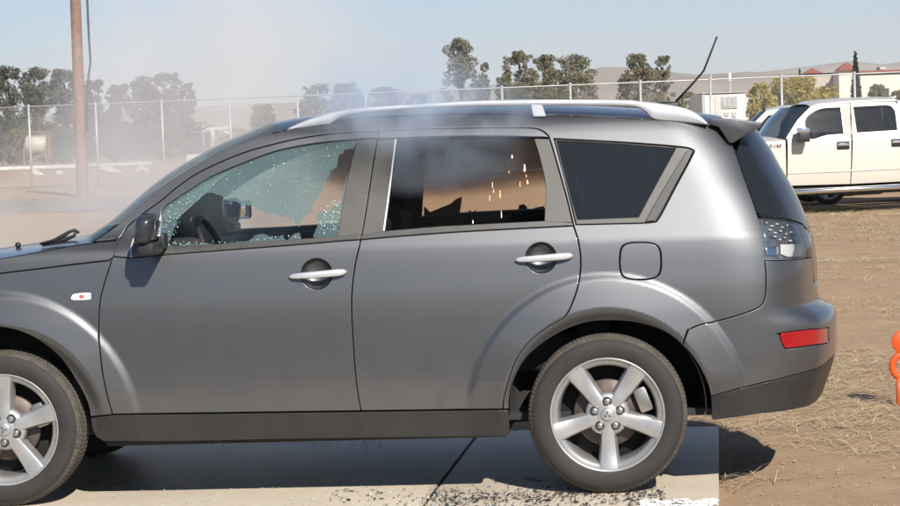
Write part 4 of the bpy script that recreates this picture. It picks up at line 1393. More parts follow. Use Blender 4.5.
def tree(name, px, topy, hw, d, mat, label, seed, n=3600, cat='tree', group=None, low=.08, lean=0):
    base = D(px, 140, d); base.z = 0
    H = D(px, topy, d).z
    rad = hw * d / FPX
    root = empty(name, base)
    tag(root, label, cat, group)
    r = random.Random(seed)
    cl = []
    bm = bmesh.new()
    tube(bm, [(0, 0, -.2), (.03 * H * r.uniform(-1, 1), 0, H * .3), (.05 * H * r.uniform(-1, 1), .02 * H, H * .62), (lean * rad, 0, H * .85)], [.030 * H + .05, .022 * H + .04, .014 * H + .03, .01 * H], 7)
    nl = 72
    holes = [(r.uniform(0, 6.28), r.uniform(.3, .9)) for _ in range(4)]
    for i in range(nl):
        u = (i + r.random()) / nl
        zf = low + (.97 - low) * u
        prof = (math.sin(math.pi * (.16 + .80 * zf) ** 1.0)) ** .42
        a = i * 2.399 + r.uniform(-.5, .5)
        if any(abs((a - h0 + 3.14) % 6.28 - 3.14) < .5 and abs(zf - h1) < .10 for h0, h1 in holes): continue
        cr = rad * r.uniform(.15, .34) * (.72 if zf > .78 else 1)
        ro = max(0, rad * prof * r.uniform(.45, 1.08) - cr * .7)
        e = Vector((ro * math.cos(a) + lean * rad * zf, ro * math.sin(a), min(H * zf, H - cr * .8)))
        if i % 3 == 0:
            tube(bm, [(0, 0, e.z * .5), tuple(e * .5 + Vector((0, 0, e.z * .30))), tuple(e)], [.012 * H, .007 * H, .003 * H], 5)
        cl.append((e.x, e.y, e.z, cr))
    for k in range(4):
        cr = rad * r.uniform(.14, .26)
        cl.append((rad * (lean + r.uniform(-.5, .5)), rad * r.uniform(-.3, .3), H - cr * r.uniform(.8, 2.0), cr))
    bobj('trunk', bm, 'bark', root, True)
    Vv, Ff = leaves(cl, int(n * 2.3), max(.06, 1.2 * d / FPX), seed, .05)
    obj('crown', Vv, Ff, LM[mat], root, False)
    return root
G1 = 'hazy trees behind the tank'
TL = ['hazy grey green tree standing farthest from the utility pole', 'hazy grey green tree second farthest from the utility pole', 'hazy grey green tree right behind the raised fuel tank', 'hazy grey green tree between fuel tank and utility pole', 'hazy grey green tree partly hidden by the utility pole']
for i, (px, ty, hw) in enumerate(((-22, 68, 26), (10, 65, 25), (38, 66, 24), (66, 68, 22), (92, 78, 20))):
    tree('tree', px, ty, hw, 225 + 9 * ((i * 7) % 4), 'grey', TL[i], 20 + i, 4200, group=G1)
G2 = 'smoke veiled trees'
for i, (px, ty, hw) in enumerate(((120, 84, 20), (145, 76, 22), (168, 72, 22), (188, 82, 15))):
    tree('tree', px, ty, hw, 250 + 9 * ((i * 5) % 4), 'grey', ['short smoke veiled tree just past the utility pole', 'smoke veiled tree between the pole and the tallest veiled tree', 'tallest smoke veiled tree between utility pole and white implement', 'narrow smoke veiled tree nearest the white farm implement'][i], 40 + i, 3600, group=G2)
G3 = 'low trees in smoke over roof'
for i, (px, ty, hw) in enumerate(((264, 104, 16), (318, 83, 24), (350, 82, 22), (388, 86, 24), (418, 94, 16))):
    tree('tree', px, ty, hw, 240 + 7 * ((i * 3) % 4), 'grey', ['small round veiled tree beside the white farm implement', 'low veiled tree where the roof rail begins', 'low veiled tree second from the start of the roof rail', 'broad low veiled tree above the pillar between the doors', 'lowest veiled tree, next to the tallest ragged olive tree'][i], 50 + i, 2800, group=G3)
tree('tree', 464, 37, 26, 215, 'olive', 'tallest ragged olive tree, touched by blue smoke above the wagon roof', 61, 5200, lean=-.1)
tree('tree', 486, 62, 9, 222, 'olive', 'slim olive tree leaning on the tallest ragged tree', 62, 1500)
tree('shrub', 506, 76, 14, 190, 'green', 'bright green low bush below the olive trees', 63, 1800, 'shrub', low=.1)
tree('tree', 522, 50, 25, 222, 'olive', 'olive tree behind the bright green bush', 64, 4200)
tree('tree', 547, 53, 21, 232, 'olive', 'narrow olive tree between two broader ones above the roof strut', 65, 3200)
tree('tree', 575, 54, 30, 224, 'olive', 'broad round olive tree above the wagon roof, next to the bare hill', 66, 5200)
tree('tree', 640, 53, 25, 228, 'olive', 'open branched tree standing alone before the hills', 67, 4200)
tree('tree', 664, 55, 12, 231, 'olive', 'thin tree at the edge of the lone open branched tree, by the antenna', 68, 1600)
tree('shrub', 686, 92, 14, 150, 'green', 'green bush behind the wagon antenna', 69, 1500, 'shrub', low=.1)
tree('shrub', 794, 75, 36, 105, 'yellow', 'large yellowing bush beside the white site cabin', 70, 5200, 'shrub', low=.08)
tree('shrub', 763, 82, 20, 100, 'yellow', 'smaller yellowing bush against the white site cabin', 71, 2800, 'shrub', low=.08)
tree('shrub', 826, 86, 20, 110, 'yellow', 'low yellow bush behind the pickup cab roof', 72, 2200, 'shrub', low=.08)
tree('shrub', 878, 84, 14, 210, 'brown', 'brownish bush against the cream building beside the tall cypress', 73, 1600, 'shrub', low=.1)
tree('shrub', 898, 90, 12, 215, 'brown', 'small dry bush at the cream building wall', 74, 1200, 'shrub', low=.1)
for i in range(11):
    px = -8 + 24 * i + (i * 37 % 11) - 5
    tree('shrub', px, 124 + (i * 13 % 9), 17, 165 + (i * 29 % 20), 'brown' if i % 3 else 'grey', 'grey brown shrub growing behind the fence near the fuel tank', 80 + i, 1300, 'shrub', 'shrubs behind the fence', low=.08)
def cypress(px, topy, hw, d, label, seed):
    base = D(px, 140, d); base.z = 0
    H = D(px, topy, d).z; rad = hw * d / FPX
    root = tag(empty('cypress_tree', base), label, 'tree')
    bm = bmesh.new(); tube(bm, [(0, 0, -.1), (0, 0, H * .8)], [.03 * H, .008 * H], 6); bobj('trunk', bm, 'bark', root)
    cl = [(rad * .06 * math.sin(k * 2.1), rad * .06 * math.cos(k * 1.7), H * (.03 + .95 * k / 47), rad * (.95 - .78 * max(0, k / 47 - .45) / .55)) for k in range(48)]
    Vv, Ff = leaves(cl, 9000, .10, seed, .03)
    obj('crown', Vv, Ff, LM['cypress'], root, False)
cypress(857.5, 49.5, 5.4, 205, 'tall slim dark cypress in front of the cream building', 91)
cypress(801.5, 68, 3.2, 300, 'small dark cypress left of the little red roofed tower', 92)

# ================================================================== buildings
MAT['stucco'] = simple('cream_stucco', (.66, .60, .50), .9, 0, .06, .6)
MAT['stucco_shade'] = simple('shaded_stucco', (.40, .37, .33), .9, 0, .08, .6)  # cream stucco with shade put into its colour
MAT['redroof'] = simple('red_roof', (.23, .075, .06), .8, 0, .2, 2)
MAT['darkglass'] = simple('dark_pane', (.05, .055, .06), .2, 0, .1, 2)
bd = 345.0
def bx_px(bm, x0, x1, y0, y1, d, depth, bev=0):
    a, b = D(x0, y1, d), D(x1, y0, d)
    box(bm, ((a.x + b.x) / 2, d + depth / 2, (a.z + b.z) / 2), (abs(b.x - a.x), depth, abs(b.z - a.z)), bev)
bld = empty('cream_building', (D(870, 120, bd).x, bd, 0))
bl = bld.location
tag(bld, 'long cream building with dark parapet and red capped square tower', 'building')
def bpart(name, mat, rects, dd=bd, depth=12):
    bm = bmesh.new()
    for x0, x1, y0, y1 in rects: bx_px(bm, x0, x1, y0, y1, dd, depth)
    bmesh.ops.translate(bm, verts=bm.verts[:], vec=-Vector((bl.x, bl.y, 0)))
    return bobj(name, bm, mat, bld)
def hip(name, x0, x1, ytop, ybase, dd, parent, ref):
    a, b, tp = D(x0, ybase, dd), D(x1, ybase, dd), D((x0 + x1) / 2, ytop, dd)
    w = b.x - a.x
    V = [(a.x, dd, a.z), (b.x, dd, a.z), (b.x, dd + w, a.z), (a.x, dd + w, a.z), ((a.x + b.x) / 2, dd + w / 2, tp.z)]
    V = [(p[0] - ref.x, p[1] - ref.y, p[2]) for p in V]
    obj(name, V, [(0, 1, 4), (1, 2, 4), (2, 3, 4), (3, 0, 4), (3, 2, 1, 0)], 'redroof', parent, False)
bpart('tower', 'stucco', [(840.5, 856.5, 70.5, 135)], bd - 3, 5)
hip('tower_roof', 837.5, 859.5, 61.5, 70.6, bd - 3.5, bld, bl)
bpart('wall', 'stucco', [(856.5, 985, 71, 135)], bd, 20)
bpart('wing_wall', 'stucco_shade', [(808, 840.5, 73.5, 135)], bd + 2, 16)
bpart('parapet', 'redroof', [(856.6, 985, 69.3, 71)], bd - .4, 20.5)
bpart('parapet', 'redroof', [(807, 840.4, 72.4, 73.6)], bd + 1.6, 16)
for k in range(4): bpart('window', 'darkglass', [(880 + 24 * k, 889 + 24 * k, 88, 98)], bd - .08, .2)
bpart('roof_unit', 'galv', [(880, 886, 66.6, 69.4)], bd + 5, 3)
tw = empty('red_roofed_tower', (D(813, 120, 372).x, 372, 0)); tl_ = tw.location
tag(tw, 'small pale square tower with red pyramid roof beside the little cypress', 'building')
bm = bmesh.new(); bx_px(bm, 806.5, 820.5, 73.5, 130, 372, 3); bmesh.ops.translate(bm, verts=bm.verts[:], vec=-Vector((tl_.x, tl_.y, 0))); bobj('wall', bm, 'stucco', tw)
hip('roof', 804.6, 822.6, 67.6, 73.6, 371.6, tw, tl_)

# white site cabin
cd = 113.0
cb = empty('site_cabin', (D(727, 120, cd).x, cd, 0)); cl_ = cb.location
tag(cb, 'white boxy site cabin with small window behind the fence', 'cabin')
def cpart(name, mat, rects, y0=0, depth=5.5, bev=0):
    bm = bmesh.new()
    for x0, x1, a, b in rects: bx_px(bm, x0, x1, a, b, cd + y0, depth, bev)
    bmesh.ops.translate(bm, verts=bm.verts[:], vec=-Vector((cl_.x, cl_.y, 0)))
    return bobj(name, bm, mat, cb)
MAT['cabin_white'] = simple('cabin_white', (.64, .61, .55), .6, 0, .08, 2)
cpart('wall', 'cabin_white', [(703.5, 752, 93, 149)], 0, 5.5, .02)
cpart('roof', 'cabin_white', [(702.8, 752.6, 91.8, 93.2)], -.1, 5.7)
f_ = cpart('window', 'galv', [(722, 737, 96, 108.5)], -.06, .12)
for k in range(3):
    o = cpart('pane', 'galv', [(723 + 4.8 * k, 726.6 + 4.8 * k, 97.4, 107)], -.09, .06); o.parent = f_
cpart('door', 'offwhite', [(716, 721, 96, 146)], -.05, .1)
cpart('vent', 'galv', [(724, 729, 112, 116)], -.05, .1)
cpart('vent', 'galv', [(732, 736, 112, 117)], -.05, .1)
cpart('corner_post', 'galv', [(703.6, 705, 93.4, 149)], -.03, .1)
cpart('corner_post', 'galv', [(750.6, 752, 93.4, 149)], -.03, .1)
# slender poles on the right
for px, y0, dd, lab in ((712.6, 74, 130, 'slim grey pole standing behind the white site cabin'), (731.5, 72, 150, 'thin pole with a white lamp above the site cabin'), (797, 76, 160, 'thin dark pole rising behind the yellowing bush')):
    p = D(px, 130, dd); p.z = 0
    h = D(px, y0, dd).z
    ro = tag(empty('slim_pole', p), lab, 'pole')
    bm = bmesh.new(); tube(bm, [(0, 0, 0), (0, 0, h)], .05, 6); bobj('shaft', bm, 'wood' if px > 790 else 'galv', ro, True)
    bm = bmesh.new(); box(bm, (0, 0, h - .3), (.16, .16, .5) if 730 < px < 735 else (.4, .08, .08), .02); bobj('lamp_head' if 730 < px < 735 else 'crossarm', bm, 'white' if 730 < px < 735 else 'wood', ro)

# ================================================================== fuel tank, pipe, beams, implement behind the fence
td = 146.0
def up(px, py, d, o): return D(px, py, d) - o
tb = G(38, 168); tb = Vector((D(39, 168, td).x, td, 0))
tk = tag(empty('fuel_tank', tb), 'raised pale cylindrical fuel tank on a braced steel stand', 'tank')
bm = bmesh.new()
a, b = up(27, 145, td, tb), up(47, 144.5, td, tb)
r_ = .62
V, F = [], []
segs = [(-.06, .2), (-.03, .45), (0, .58), (.02, .62), (.5, .62), (.98, .62), (1.0, .58), (1.03, .45), (1.06, .2)]
for u, rr in segs:
    c = a + (b - a) * u
    for k in range(24): V.append((c.x, c.y + rr * math.cos(k * math.pi / 12), c.z + rr * math.sin(k * math.pi / 12)))
for i in range(len(segs) - 1):
    for k in range(24): F.append((i * 24 + k, i * 24 + (k + 1) % 24, (i + 1) * 24 + (k + 1) % 24, (i + 1) * 24 + k))
F += [tuple(range(24)), tuple(range((len(segs) - 1) * 24, len(segs) * 24))]
obj('drum', V, F, 'cream', tk)
for px in (26.5, 46.5):
    for dy in (-.55, .55):
        bm = bmesh.new(); q = up(px, 150, td, tb)
        tube(bm, [(q.x + (-.15 if px < 30 else .15), dy * 1.3, 0), (q.x, dy, up(px, 143, td, tb).z)], .06, 6); bobj('leg', bm, 'rust', tk, True)
for p0, p1 in (((26, 156), (47, 156)), ((27, 166), (46, 152)), ((46, 166), (27, 152)), ((24, 132), (52, 132))):
    bm = bmesh.new(); q0, q1 = up(*p0, td, tb), up(*p1, td, tb); q0.y = q1.y = -.62; tube(bm, [q0, q1], .045, 6); bobj('brace', bm, 'rust', tk, True)
bm = bmesh.new(); q = up(50, 146, td, tb); box(bm, (q.x, 0, q.z), (.10, 1.1, 1.7), .02); bobj('end_frame', bm, 'rust', tk)
pd = 120.0
for (p0, p1, rr, lab) in (((-120, 173.4), (81, 166.4), .13, 'long white pipe on the ground under the fuel tank'), ((88, 166), (152, 163.4), .11, 'white pipe on the ground to the right of the utility pole')):
    a, b = D(*p0, pd), D(*p1, pd)
    bm = bmesh.new(); tube(bm, [a, b], rr, 10)
    tag(bobj('ground_pipe', bm, 'offwhite', None, True), lab, 'pipe')
for p0, p1, rr, lab in (((32, 169.4), (44, 177), .16, 'short pale beam leaning by the fuel tank stand'), ((100, 165.6), (121, 173.6), .17, 'long pale beam sloping down beside the utility pole'), ((136, 173.4), (143, 165), .14, 'short pale beam of the crossed pair'), ((140, 165.6), (149, 172), .12, 'other pale beam of the crossed pair by the white pipe'), ((57, 173.8), (63, 173.2), .22, 'small pale lump lying between fuel tank and utility pole')):
    a, b = D(*p0, pd - 4), D(*p1, pd - 4)
    bm = bmesh.new(); d_ = (b - a)
    rot = Matrix(((d_.normalized()), Vector((0, 1, 0)), d_.normalized().cross(Vector((0, 1, 0))))).transposed()
    box(bm, (a + b) / 2, (d_.length, rr * 1.6, rr * 1.5), .02, rot)
    tag(bobj('pale_beam', bm, 'offwhite'), lab, 'beam')
ib = Vector((D(206, 150, td).x, td, 0))
im = tag(empty('farm_implement', ib), 'white gooseneck farm implement on a dark frame seen through smoke', 'machine')
def rod(name, pts, rr, mat):
    bm = bmesh.new(); tube(bm, [up(a, b, td, ib) for a, b in pts], rr, 7); bobj(name, bm, mat, im, True)
rod('drawbar', [(205, 131), (211, 128.6), (222, 129), (229, 128)], .14, 'offwhite')
rod('gooseneck', [(211, 129), (213, 134), (212, 147)], .16, 'offwhite')
rod('hitch', [(222, 129), (227, 133.4), (230, 131)], .10, 'offwhite')
rod('upright', [(203.5, 126), (204, 149)], .07, 'offwhite')
rod('crossbar', [(186, 131), (205, 128.4)], .09, 'under'); rod('crossbar', [(187, 135), (205, 134)], .08, 'under'); rod('crossbar', [(188, 124), (206, 122.6)], .06, 'under')
rod('leg', [(189, 131), (189, 158)], .07, 'under'); rod('leg', [(198, 131), (198, 160)], .07, 'under'); rod('leg', [(204, 131), (205, 160)], .07, 'under')
bm = bmesh.new(); q = up(197, 158, td, ib); box(bm, (q.x, 0, q.z), (1.3, .8, .5), .06); bobj('base_box', bm, 'offwhite', im)

# ================================================================== vehicles behind the wagon
def vehicle(name, label, loc, rz, s):
    """s: dict of local metre outlines (x back, z up) for a simple but complete vehicle"""
    root = empty(name, loc, rz); tag(root, label, s['cat'])
    wt = pchip(*zip(*s['sec']))
    x0, x1 = s['ends']
    def m_(t, z):
        t = np.asarray(t, float); z = np.asarray(z, float)
        k = np.minimum(1, np.maximum(0, (x0 + .35 - t) / .35)) ** 2 * .18 + np.minimum(1, np.maximum(0, (t - x1 + .3) / .3)) ** 2 * .10
        return t, wt(z) - k, z
    def mn_(t, z, e=.006):
        a = m_(t + e, z); b = m_(t - e, z); c = m_(t, z + e); d = m_(t, z - e)
        n = np.cross(np.stack([a[0] - b[0], b[1] - a[1], a[2] - b[2]], -1), np.stack([c[0] - d[0], d[1] - c[1], c[2] - d[2]], -1))
        return n / np.linalg.norm(n, axis=-1, keepdims=True)
    kw = dict(map_=m_, mapn=mn_, res=.08, gap=.0025)
    pm = s.get('paint', 'white_paint')
    for side in (-1, 1):
        for nm, poly, wins in s['panels']:
            pn = panel(nm, poly, pm, root, holes=wins, side=side, **kw)
            for wv in wins: panel('pane', wv, 'privacy', pn, off=.012, side=side, lip=False, map_=m_, mapn=mn_, res=.1, gap=-.01)
        for nm, poly, mt, off in s.get('trims', ()):
            panel(nm, poly, mt, root, off=off, side=side, map_=m_, mapn=mn_, res=.05, gap=0)
        for wx in s['wheels']:
            make_wheel(root, wx, side, .3, s['ws'], s['yt'])
            V, F = [], []
            for k in range(17):
                an = math.pi * k / 16
                for rr_, yy in ((.43, s['yt'] - .02), (.43, .5), (.05, .48)): V.append((wx + rr_ * s['ws'] * math.cos(an), side * yy, .35 * s['ws'] + rr_ * s['ws'] * math.sin(an)))
            for k in range(16):
                for j in range(2): F.append((k * 3 + j, k * 3 + j + 1, (k + 1) * 3 + j + 1, (k + 1) * 3 + j))
            obj('wheel_housing', V, F, 'under', root)
    for nm, rows, mt, bow, crown in s['lofts']:
        rr_ = []
        for t_, z_ in rows:
            x_, w_, zz = m_(t_, z_); rr_.append((float(x_), float(w_) - .002, float(zz)))
        loft(nm, rr_, mt, root, NU=16, bow=lambda i: bow, crown=lambda i: crown)
    for nm, mt, bxs in s['boxes']:
        bm = bmesh.new()
        for c, sz, bv in bxs: box(bm, c, sz, bv)
        bobj(nm, bm, mt, root, True, R(40))
    return root
# --- white pickup: local metres; x = 0 at the gap between the two doors
TD = 37.9
MAT['beige_grey'] = simple('beige_grey_trim', (.30, .275, .24), .5, 0, .08, 6)
TM = Matrix.Translation((D(851, 186, TD).x, TD + .97, 0)) @ Matrix.Rotation(R(5), 4, 'Z')
TI = TM.inverted()
def tp(px, py, y=-.95):
    o = TI @ EYE; d = TI.to_3x3() @ ray(px, py)
    q = o + d * ((y - o.y) / d.y)
    return (q.x, q.z)
def tps(l, y=-.95): return [tp(a, b, y) for a, b in l]
fwin = tps(C_([(806, 133), (805.4, 121), (811.4, 113.8), (821.7, 108.8), (832, 107.6), (841.8, 107.2, 1), (842.8, 133.6, 1), (826, 134.8), (817, 137.4), (810, 139), (806, 133)], 2)[:-1], -.86)
rwin = tps([(854.8, 106.8), (888, 105), (893, 106), (896, 111), (896.6, 129.8), (856.4, 132.4)], -.86)
zs = tp(830, 187)[1]; zb = zs
fd = tps([(787.5, 186), (851, 184.2)]) + tps([(851.4, 136)]) + tps([(851.4, 102.8), (840, 103.2), (822, 104.8), (813, 108), (802, 118), (790, 133.6)], -.84) + tps([(787.5, 139)])
rd = tps([(851.4, 184.2), (905, 181.4), (904, 130)]) + tps([(902, 108), (897, 101.4), (880, 101.2), (851.8, 102.6)], -.84)
xf = fd[0][0]; xr = rd[1][0]
zh = tp(787, 140)[1]
roofz = tp(860, 101, -.78)[1]
fw = xf - .56; rwx = fw + 3.52
def arc(cx, cz, r, a0, a1, n=14): return [(cx + r * math.cos(R(a0 + (a1 - a0) * k / n)), cz + r * math.sin(R(a0 + (a1 - a0) * k / n))) for k in range(n + 1)]
WSZ = 1.08
wing = [(xf - .012, zs + .02), (xf - .012, zh), (xf - .5, zh - .03), (fw - .85, zh - .12), (fw - .93, zh - .35), (fw - .93, .62), (fw - .48, .60)] + arc(fw, .40, .47, 165, 8)
cabr = [(xr + .01, zs), (xr + .18, zs), (xr + .18, tp(900, 131)[1]), (xr + .10, roofz - .08), (xr + .02, roofz - .01), (xr - .04, roofz - .02), (xr + .01, roofz - .4)]
bed = [(xr + .22, zs), (xr + .22, zh - .01), (xr + 2.05, zh - .01), (xr + 2.05, .60), (rwx + .50, .58)] + arc(rwx, .40, .47, 15, 172) + [(rwx - .48, zs)]
ap = [fd[k] for k in ()]
apil = tps([(784, 138.6), (787.3, 139), (789.6, 133.6), (801.6, 118), (812.6, 108), (822, 104.8), (840, 103.2), (851, 102.6), (880, 101), (897, 101), (897, 99.4), (880, 99), (845, 100.6), (820, 103), (811, 106.6), (798, 119)], -.82)
S_truck = dict(cat='truck', sec=[(.3, .86), (.42, .90), (.6, .935), (.8, .955), (1.0, .96), (zh - .05, .955), (zh, .94), (zh + .06, .915), (1.5, .84), (1.75, .755), (1.86, .70), (2.0, .66)],
    ends=(fw - .93, xr + 2.05), wheels=(fw, rwx), ws=WSZ, yt=.93,
    panels=[('front_door', fd, [fwin]), ('rear_door', rd, [rwin]), ('front_wing', wing, []), ('cab_corner', cabr, []), ('bed_side', bed, []), ('roof_pillar', apil, [])],
    trims=[('pillar_cover', tps([(843.2, 106.4), (850.6, 106), (850.8, 134.6), (843.8, 135.2)], -.86), 'beige_grey', -.004), ('pillar_cover', tps([(852, 106), (854.2, 105.8), (856, 134), (852, 134.4)], -.86), 'beige_grey', -.004),
           ('side_moulding', tps([(788, 172.6), (851, 170), (904, 167.4), (904, 168.8), (851, 171.4), (788, 174)]), 'white_paint', -.012),
           ('rocker', [(xf - .0, zs - .13), (xf, zs - .01), (xr + .2, zs - .01), (xr + .2, zs - .13)], 'black', .02)],
    lofts=[('windscreen', tps([(785, 139), (798, 119), (811, 106.6)], -.80), 'ws_sky', .30, 0.0), ('roof', tps([(811, 106.6), (820, 103), (845, 100.6), (880, 99), (897, 99.4)], -.78) + [(xr + .12, roofz - .06)], 'white_paint', .0, .05),
           ('bonnet', [(fw - .90, zh - .20), (fw - .85, zh - .12), (xf - .5, zh - .03), (xf - .012, zh)], 'white_paint', .22, .07), ('rear_glass', [(xr + .12, roofz - .06), (xr + .16, roofz - .4), (xr + .18, zh)], 'privacy', 0, 0)],
    boxes=[('bumper', 'chrome', [((fw - .95, 0, .55), (.22, 1.86, .26), .05)]), ('grille', 'black', [((fw - .93, 0, zh - .38), (.12, 1.5, .42), .03)]), ('chassis', 'under', [((.3, 0, .50), (5.0, 1.2, .22), .03)]), ('cabin_block', 'lining', [(((xf + xr) / 2 + .1, 0, .80), (xr - xf - .2, 1.6, .66), .05)]), ('bed_floor', 'white_paint', [((xr + 1.15, 0, .75), (1.85, 1.6, .06), .01)]), ('tailgate', 'white_paint', [((xr + 2.05, 0, .92), (.07, 1.66, .62), .02)])])
truck = vehicle('pickup_truck', 'white crew cab pickup with chrome running board and tinted windows', TM.translation, R(5), S_truck)
bm = bmesh.new()
q0, q1 = tp(795, 192, -1.0), tp(907, 186.2, -1.0)
tube(bm, [(q0[0] - .1, -.93, q0[1] + .05), (q0[0] - .02, -.99, q0[1]), (q1[0], -.99, q1[1]), (q1[0] + .1, -.93, q1[1] + .05)], .043, 10); bobj('running_board', bm, 'chrome', truck, True)
bm = bmesh.new(); tube(bm, [(q0[0] - .1, .93, q0[1] + .05), (q0[0] - .02, .99, q0[1]), (q1[0], .99, q1[1]), (q1[0] + .1, .93, q1[1] + .05)], .043, 10); bobj('running_board', bm, 'chrome', truck, True)
for px, py in ((843, 145.4), (897.5, 142.6)):
    x_, z_ = tp(px, py)
    bm = bmesh.new(); box(bm, (x_, -.963, z_), (.21, .03, .13), .02); h_ = bobj('handle', bm, 'black', truck, True, R(40))
    bm = bmesh.new(); box(bm, (x_, -.985, z_ + .012), (.19, .03, .045), .012); bobj('grip', bm, 'chrome', h_, True, R(40))
for sd in (-1, 1):
    x_, z_ = tp(803, 135, -1.12)
    bm = bmesh.new(); box(bm, (x_, sd * 1.13, z_ - .03), (.19, .24, .17), .03); mo = bobj('door_mirror', bm, 'black', truck, True, R(40))
    bm = bmesh.new(); box(bm, (x_, sd * 1.13, z_ + .075), (.185, .235, .10), .035); bobj('mirror_cap', bm, 'chrome', mo, True, R(40))
    bm = bmesh.new(); box(bm, (x_ + .02, sd * .98, z_ - .06), (.09, .14, .06), .01); bobj('mirror_arm', bm, 'black', mo)
cu = bpy.data.curves.new('badge', 'FONT'); cu.body = 'F-150'; cu.size = .085; cu.extrude = .006; cu.align_x = 'CENTER'
tmp = bpy.data.objects.new('badge_tmp', cu); COL.objects.link(tmp)
bpy.context.view_layer.update()
me = bpy.data.meshes.new_from_object(tmp.evaluated_get(bpy.context.evaluated_depsgraph_get()))
bpy.data.objects.remove(tmp); me.materials.clear(); me.materials.append(MAT['nut'])
bo = bpy.data.objects.new('badge', me); COL.objects.link(bo); bo.parent = truck
x_, z_ = tp(775.5, 147.5); bo.location = (x_, -.972, z_ - .0); bo.rotation_euler = (R(90), 0, 0)

# --- two white wagons half hidden behind the pickup
def wagon_spec(L=4.7, H=1.74, wx=(-1.35, 1.35)):
    h = L / 2
    zb_ = 1.02
    win1 = [(-.55, zb_ + .06), (-.95 + .35, zb_ + .10), (-.18, H - .16), (.28, H - .13), (.30, zb_ + .06)]
    win1 = [(-.75, zb_ + .06), (-.25, H - .17), (.25, H - .13), (.28, zb_ + .06)]
    win2 = [(.38, zb_ + .06), (.36, H - .13), (1.10, H - .13), (1.14, zb_ + .07)]
    win3 = [(1.26, zb_ + .07), (1.22, H - .13), (1.80, H - .17), (2.02, zb_ + .10)]
    side = [(-h, .35), (-h, .72), (-h + .25, .92), (-1.05, zb_), (-.30, H - .07), (.0, H - .02), (1.4, H - .02), (1.95, H - .08), (2.22, zb_), (h, .75), (h, .38), (wx[1] + .42, .33)] + arc(wx[1], .33, .40, 5, 175) + [(wx[0] + .42, .30)] + arc(wx[0], .33, .40, 5, 175) + [(wx[0] - .42, .33)]
    return dict(cat='car', sec=[(.2, .80), (.5, .87), (.8, .89), (zb_, .86), (1.3, .77), (H - .1, .64), (H, .60), (H + .1, .55)], ends=(-h, h), wheels=wx, ws=.96, yt=.865,
        panels=[('body_side', side, [win1, win2, win3])], lofts=[('windscreen', [(-1.05, zb_), (-.30, H - .07)], 'privacy', .16, .0), ('roof', [(-.30, H - .07), (0, H - .02), (1.4, H - .02), (1.95, H - .08)], 'white_paint', 0, .05), ('rear_window', [(1.95, H - .08), (2.22, zb_)], 'privacy', -.1, 0), ('bonnet', [(-h + .02, .85), (-h + .25, .92), (-1.05, zb_)], 'white_paint', .12, .06), ('tailgate', [(2.22, zb_), (h, .75), (h, .4)], 'white_paint', -.06, 0), ('front_fascia', [(-h, .35), (-h, .72), (-h + .02, .85)], 'white_paint', .1, 0)],
        boxes=[('underbody', 'under', [((0, 0, .36), (L - .3, 1.3, .2), .03)]), ('cabin_block', 'lining', [((.55, 0, .78), (2.9, 1.5, .4), .05)])])
q = D(825, 200, 41.2)
sp2 = wagon_spec(4.7, 1.72)
vehicle('parked_wagon', 'white wagon mostly hidden behind the white pickup, wheel showing below it', (q.x + 1.35, 41.2 + .87, 0), math.pi - R(-4), sp2)
q = D(742, 200, 46.0)
vehicle('parked_wagon', 'white wagon whose roof shows between the grey spoiler and the pickup windscreen', (q.x + 1.0, 46.9, 0), R(-12), wagon_spec(4.4, 1.80, (-1.25, 1.25)))

# ================================================================== orange marker
ob = G(898.5, 401)
om = tag(empty('orange_marker', ob), 'bright orange plastic marker with disc and ring on a short stake', 'marker')
def oz(px, py): return D(px, py, ob.y) - ob
bm = bmesh.new(); tube(bm, [(0, 0, -.05), tuple(oz(898.6, 376))], .013, 8); bobj('stake', bm, 'orange', om, True)
bm = bmesh.new()
c = oz(903.5, 342)
tube(bm, [c + Vector((0, -.012, 0)), c + Vector((0, -.006, 0)), c + Vector((0, .006, 0)), c + Vector((0, .012, 0))], [.058, .066, .066, .058], 24); bobj('disc', bm, 'orange', om, True, R(40))
c = oz(902, 366)
bm = bmesh.new(); Vv, Ff = [], []
for i in range(28):
    a = 2 * math.pi * i / 28
    for k in range(8):
        b = 2 * math.pi * k / 8
        rr_ = .054 + .019 * math.cos(b)
        Vv.append((c.x + rr_ * math.cos(a), c.y + .014 * math.sin(b), c.z + rr_ * 1.12 * math.sin(a)))
for i in range(28):
    for k in range(8): Ff.append((i * 8 + k, i * 8 + (k + 1) % 8, ((i + 1) % 28) * 8 + (k + 1) % 8, ((i + 1) % 28) * 8 + k))
bm.free(); obj('ring', Vv, Ff, 'orange', om)

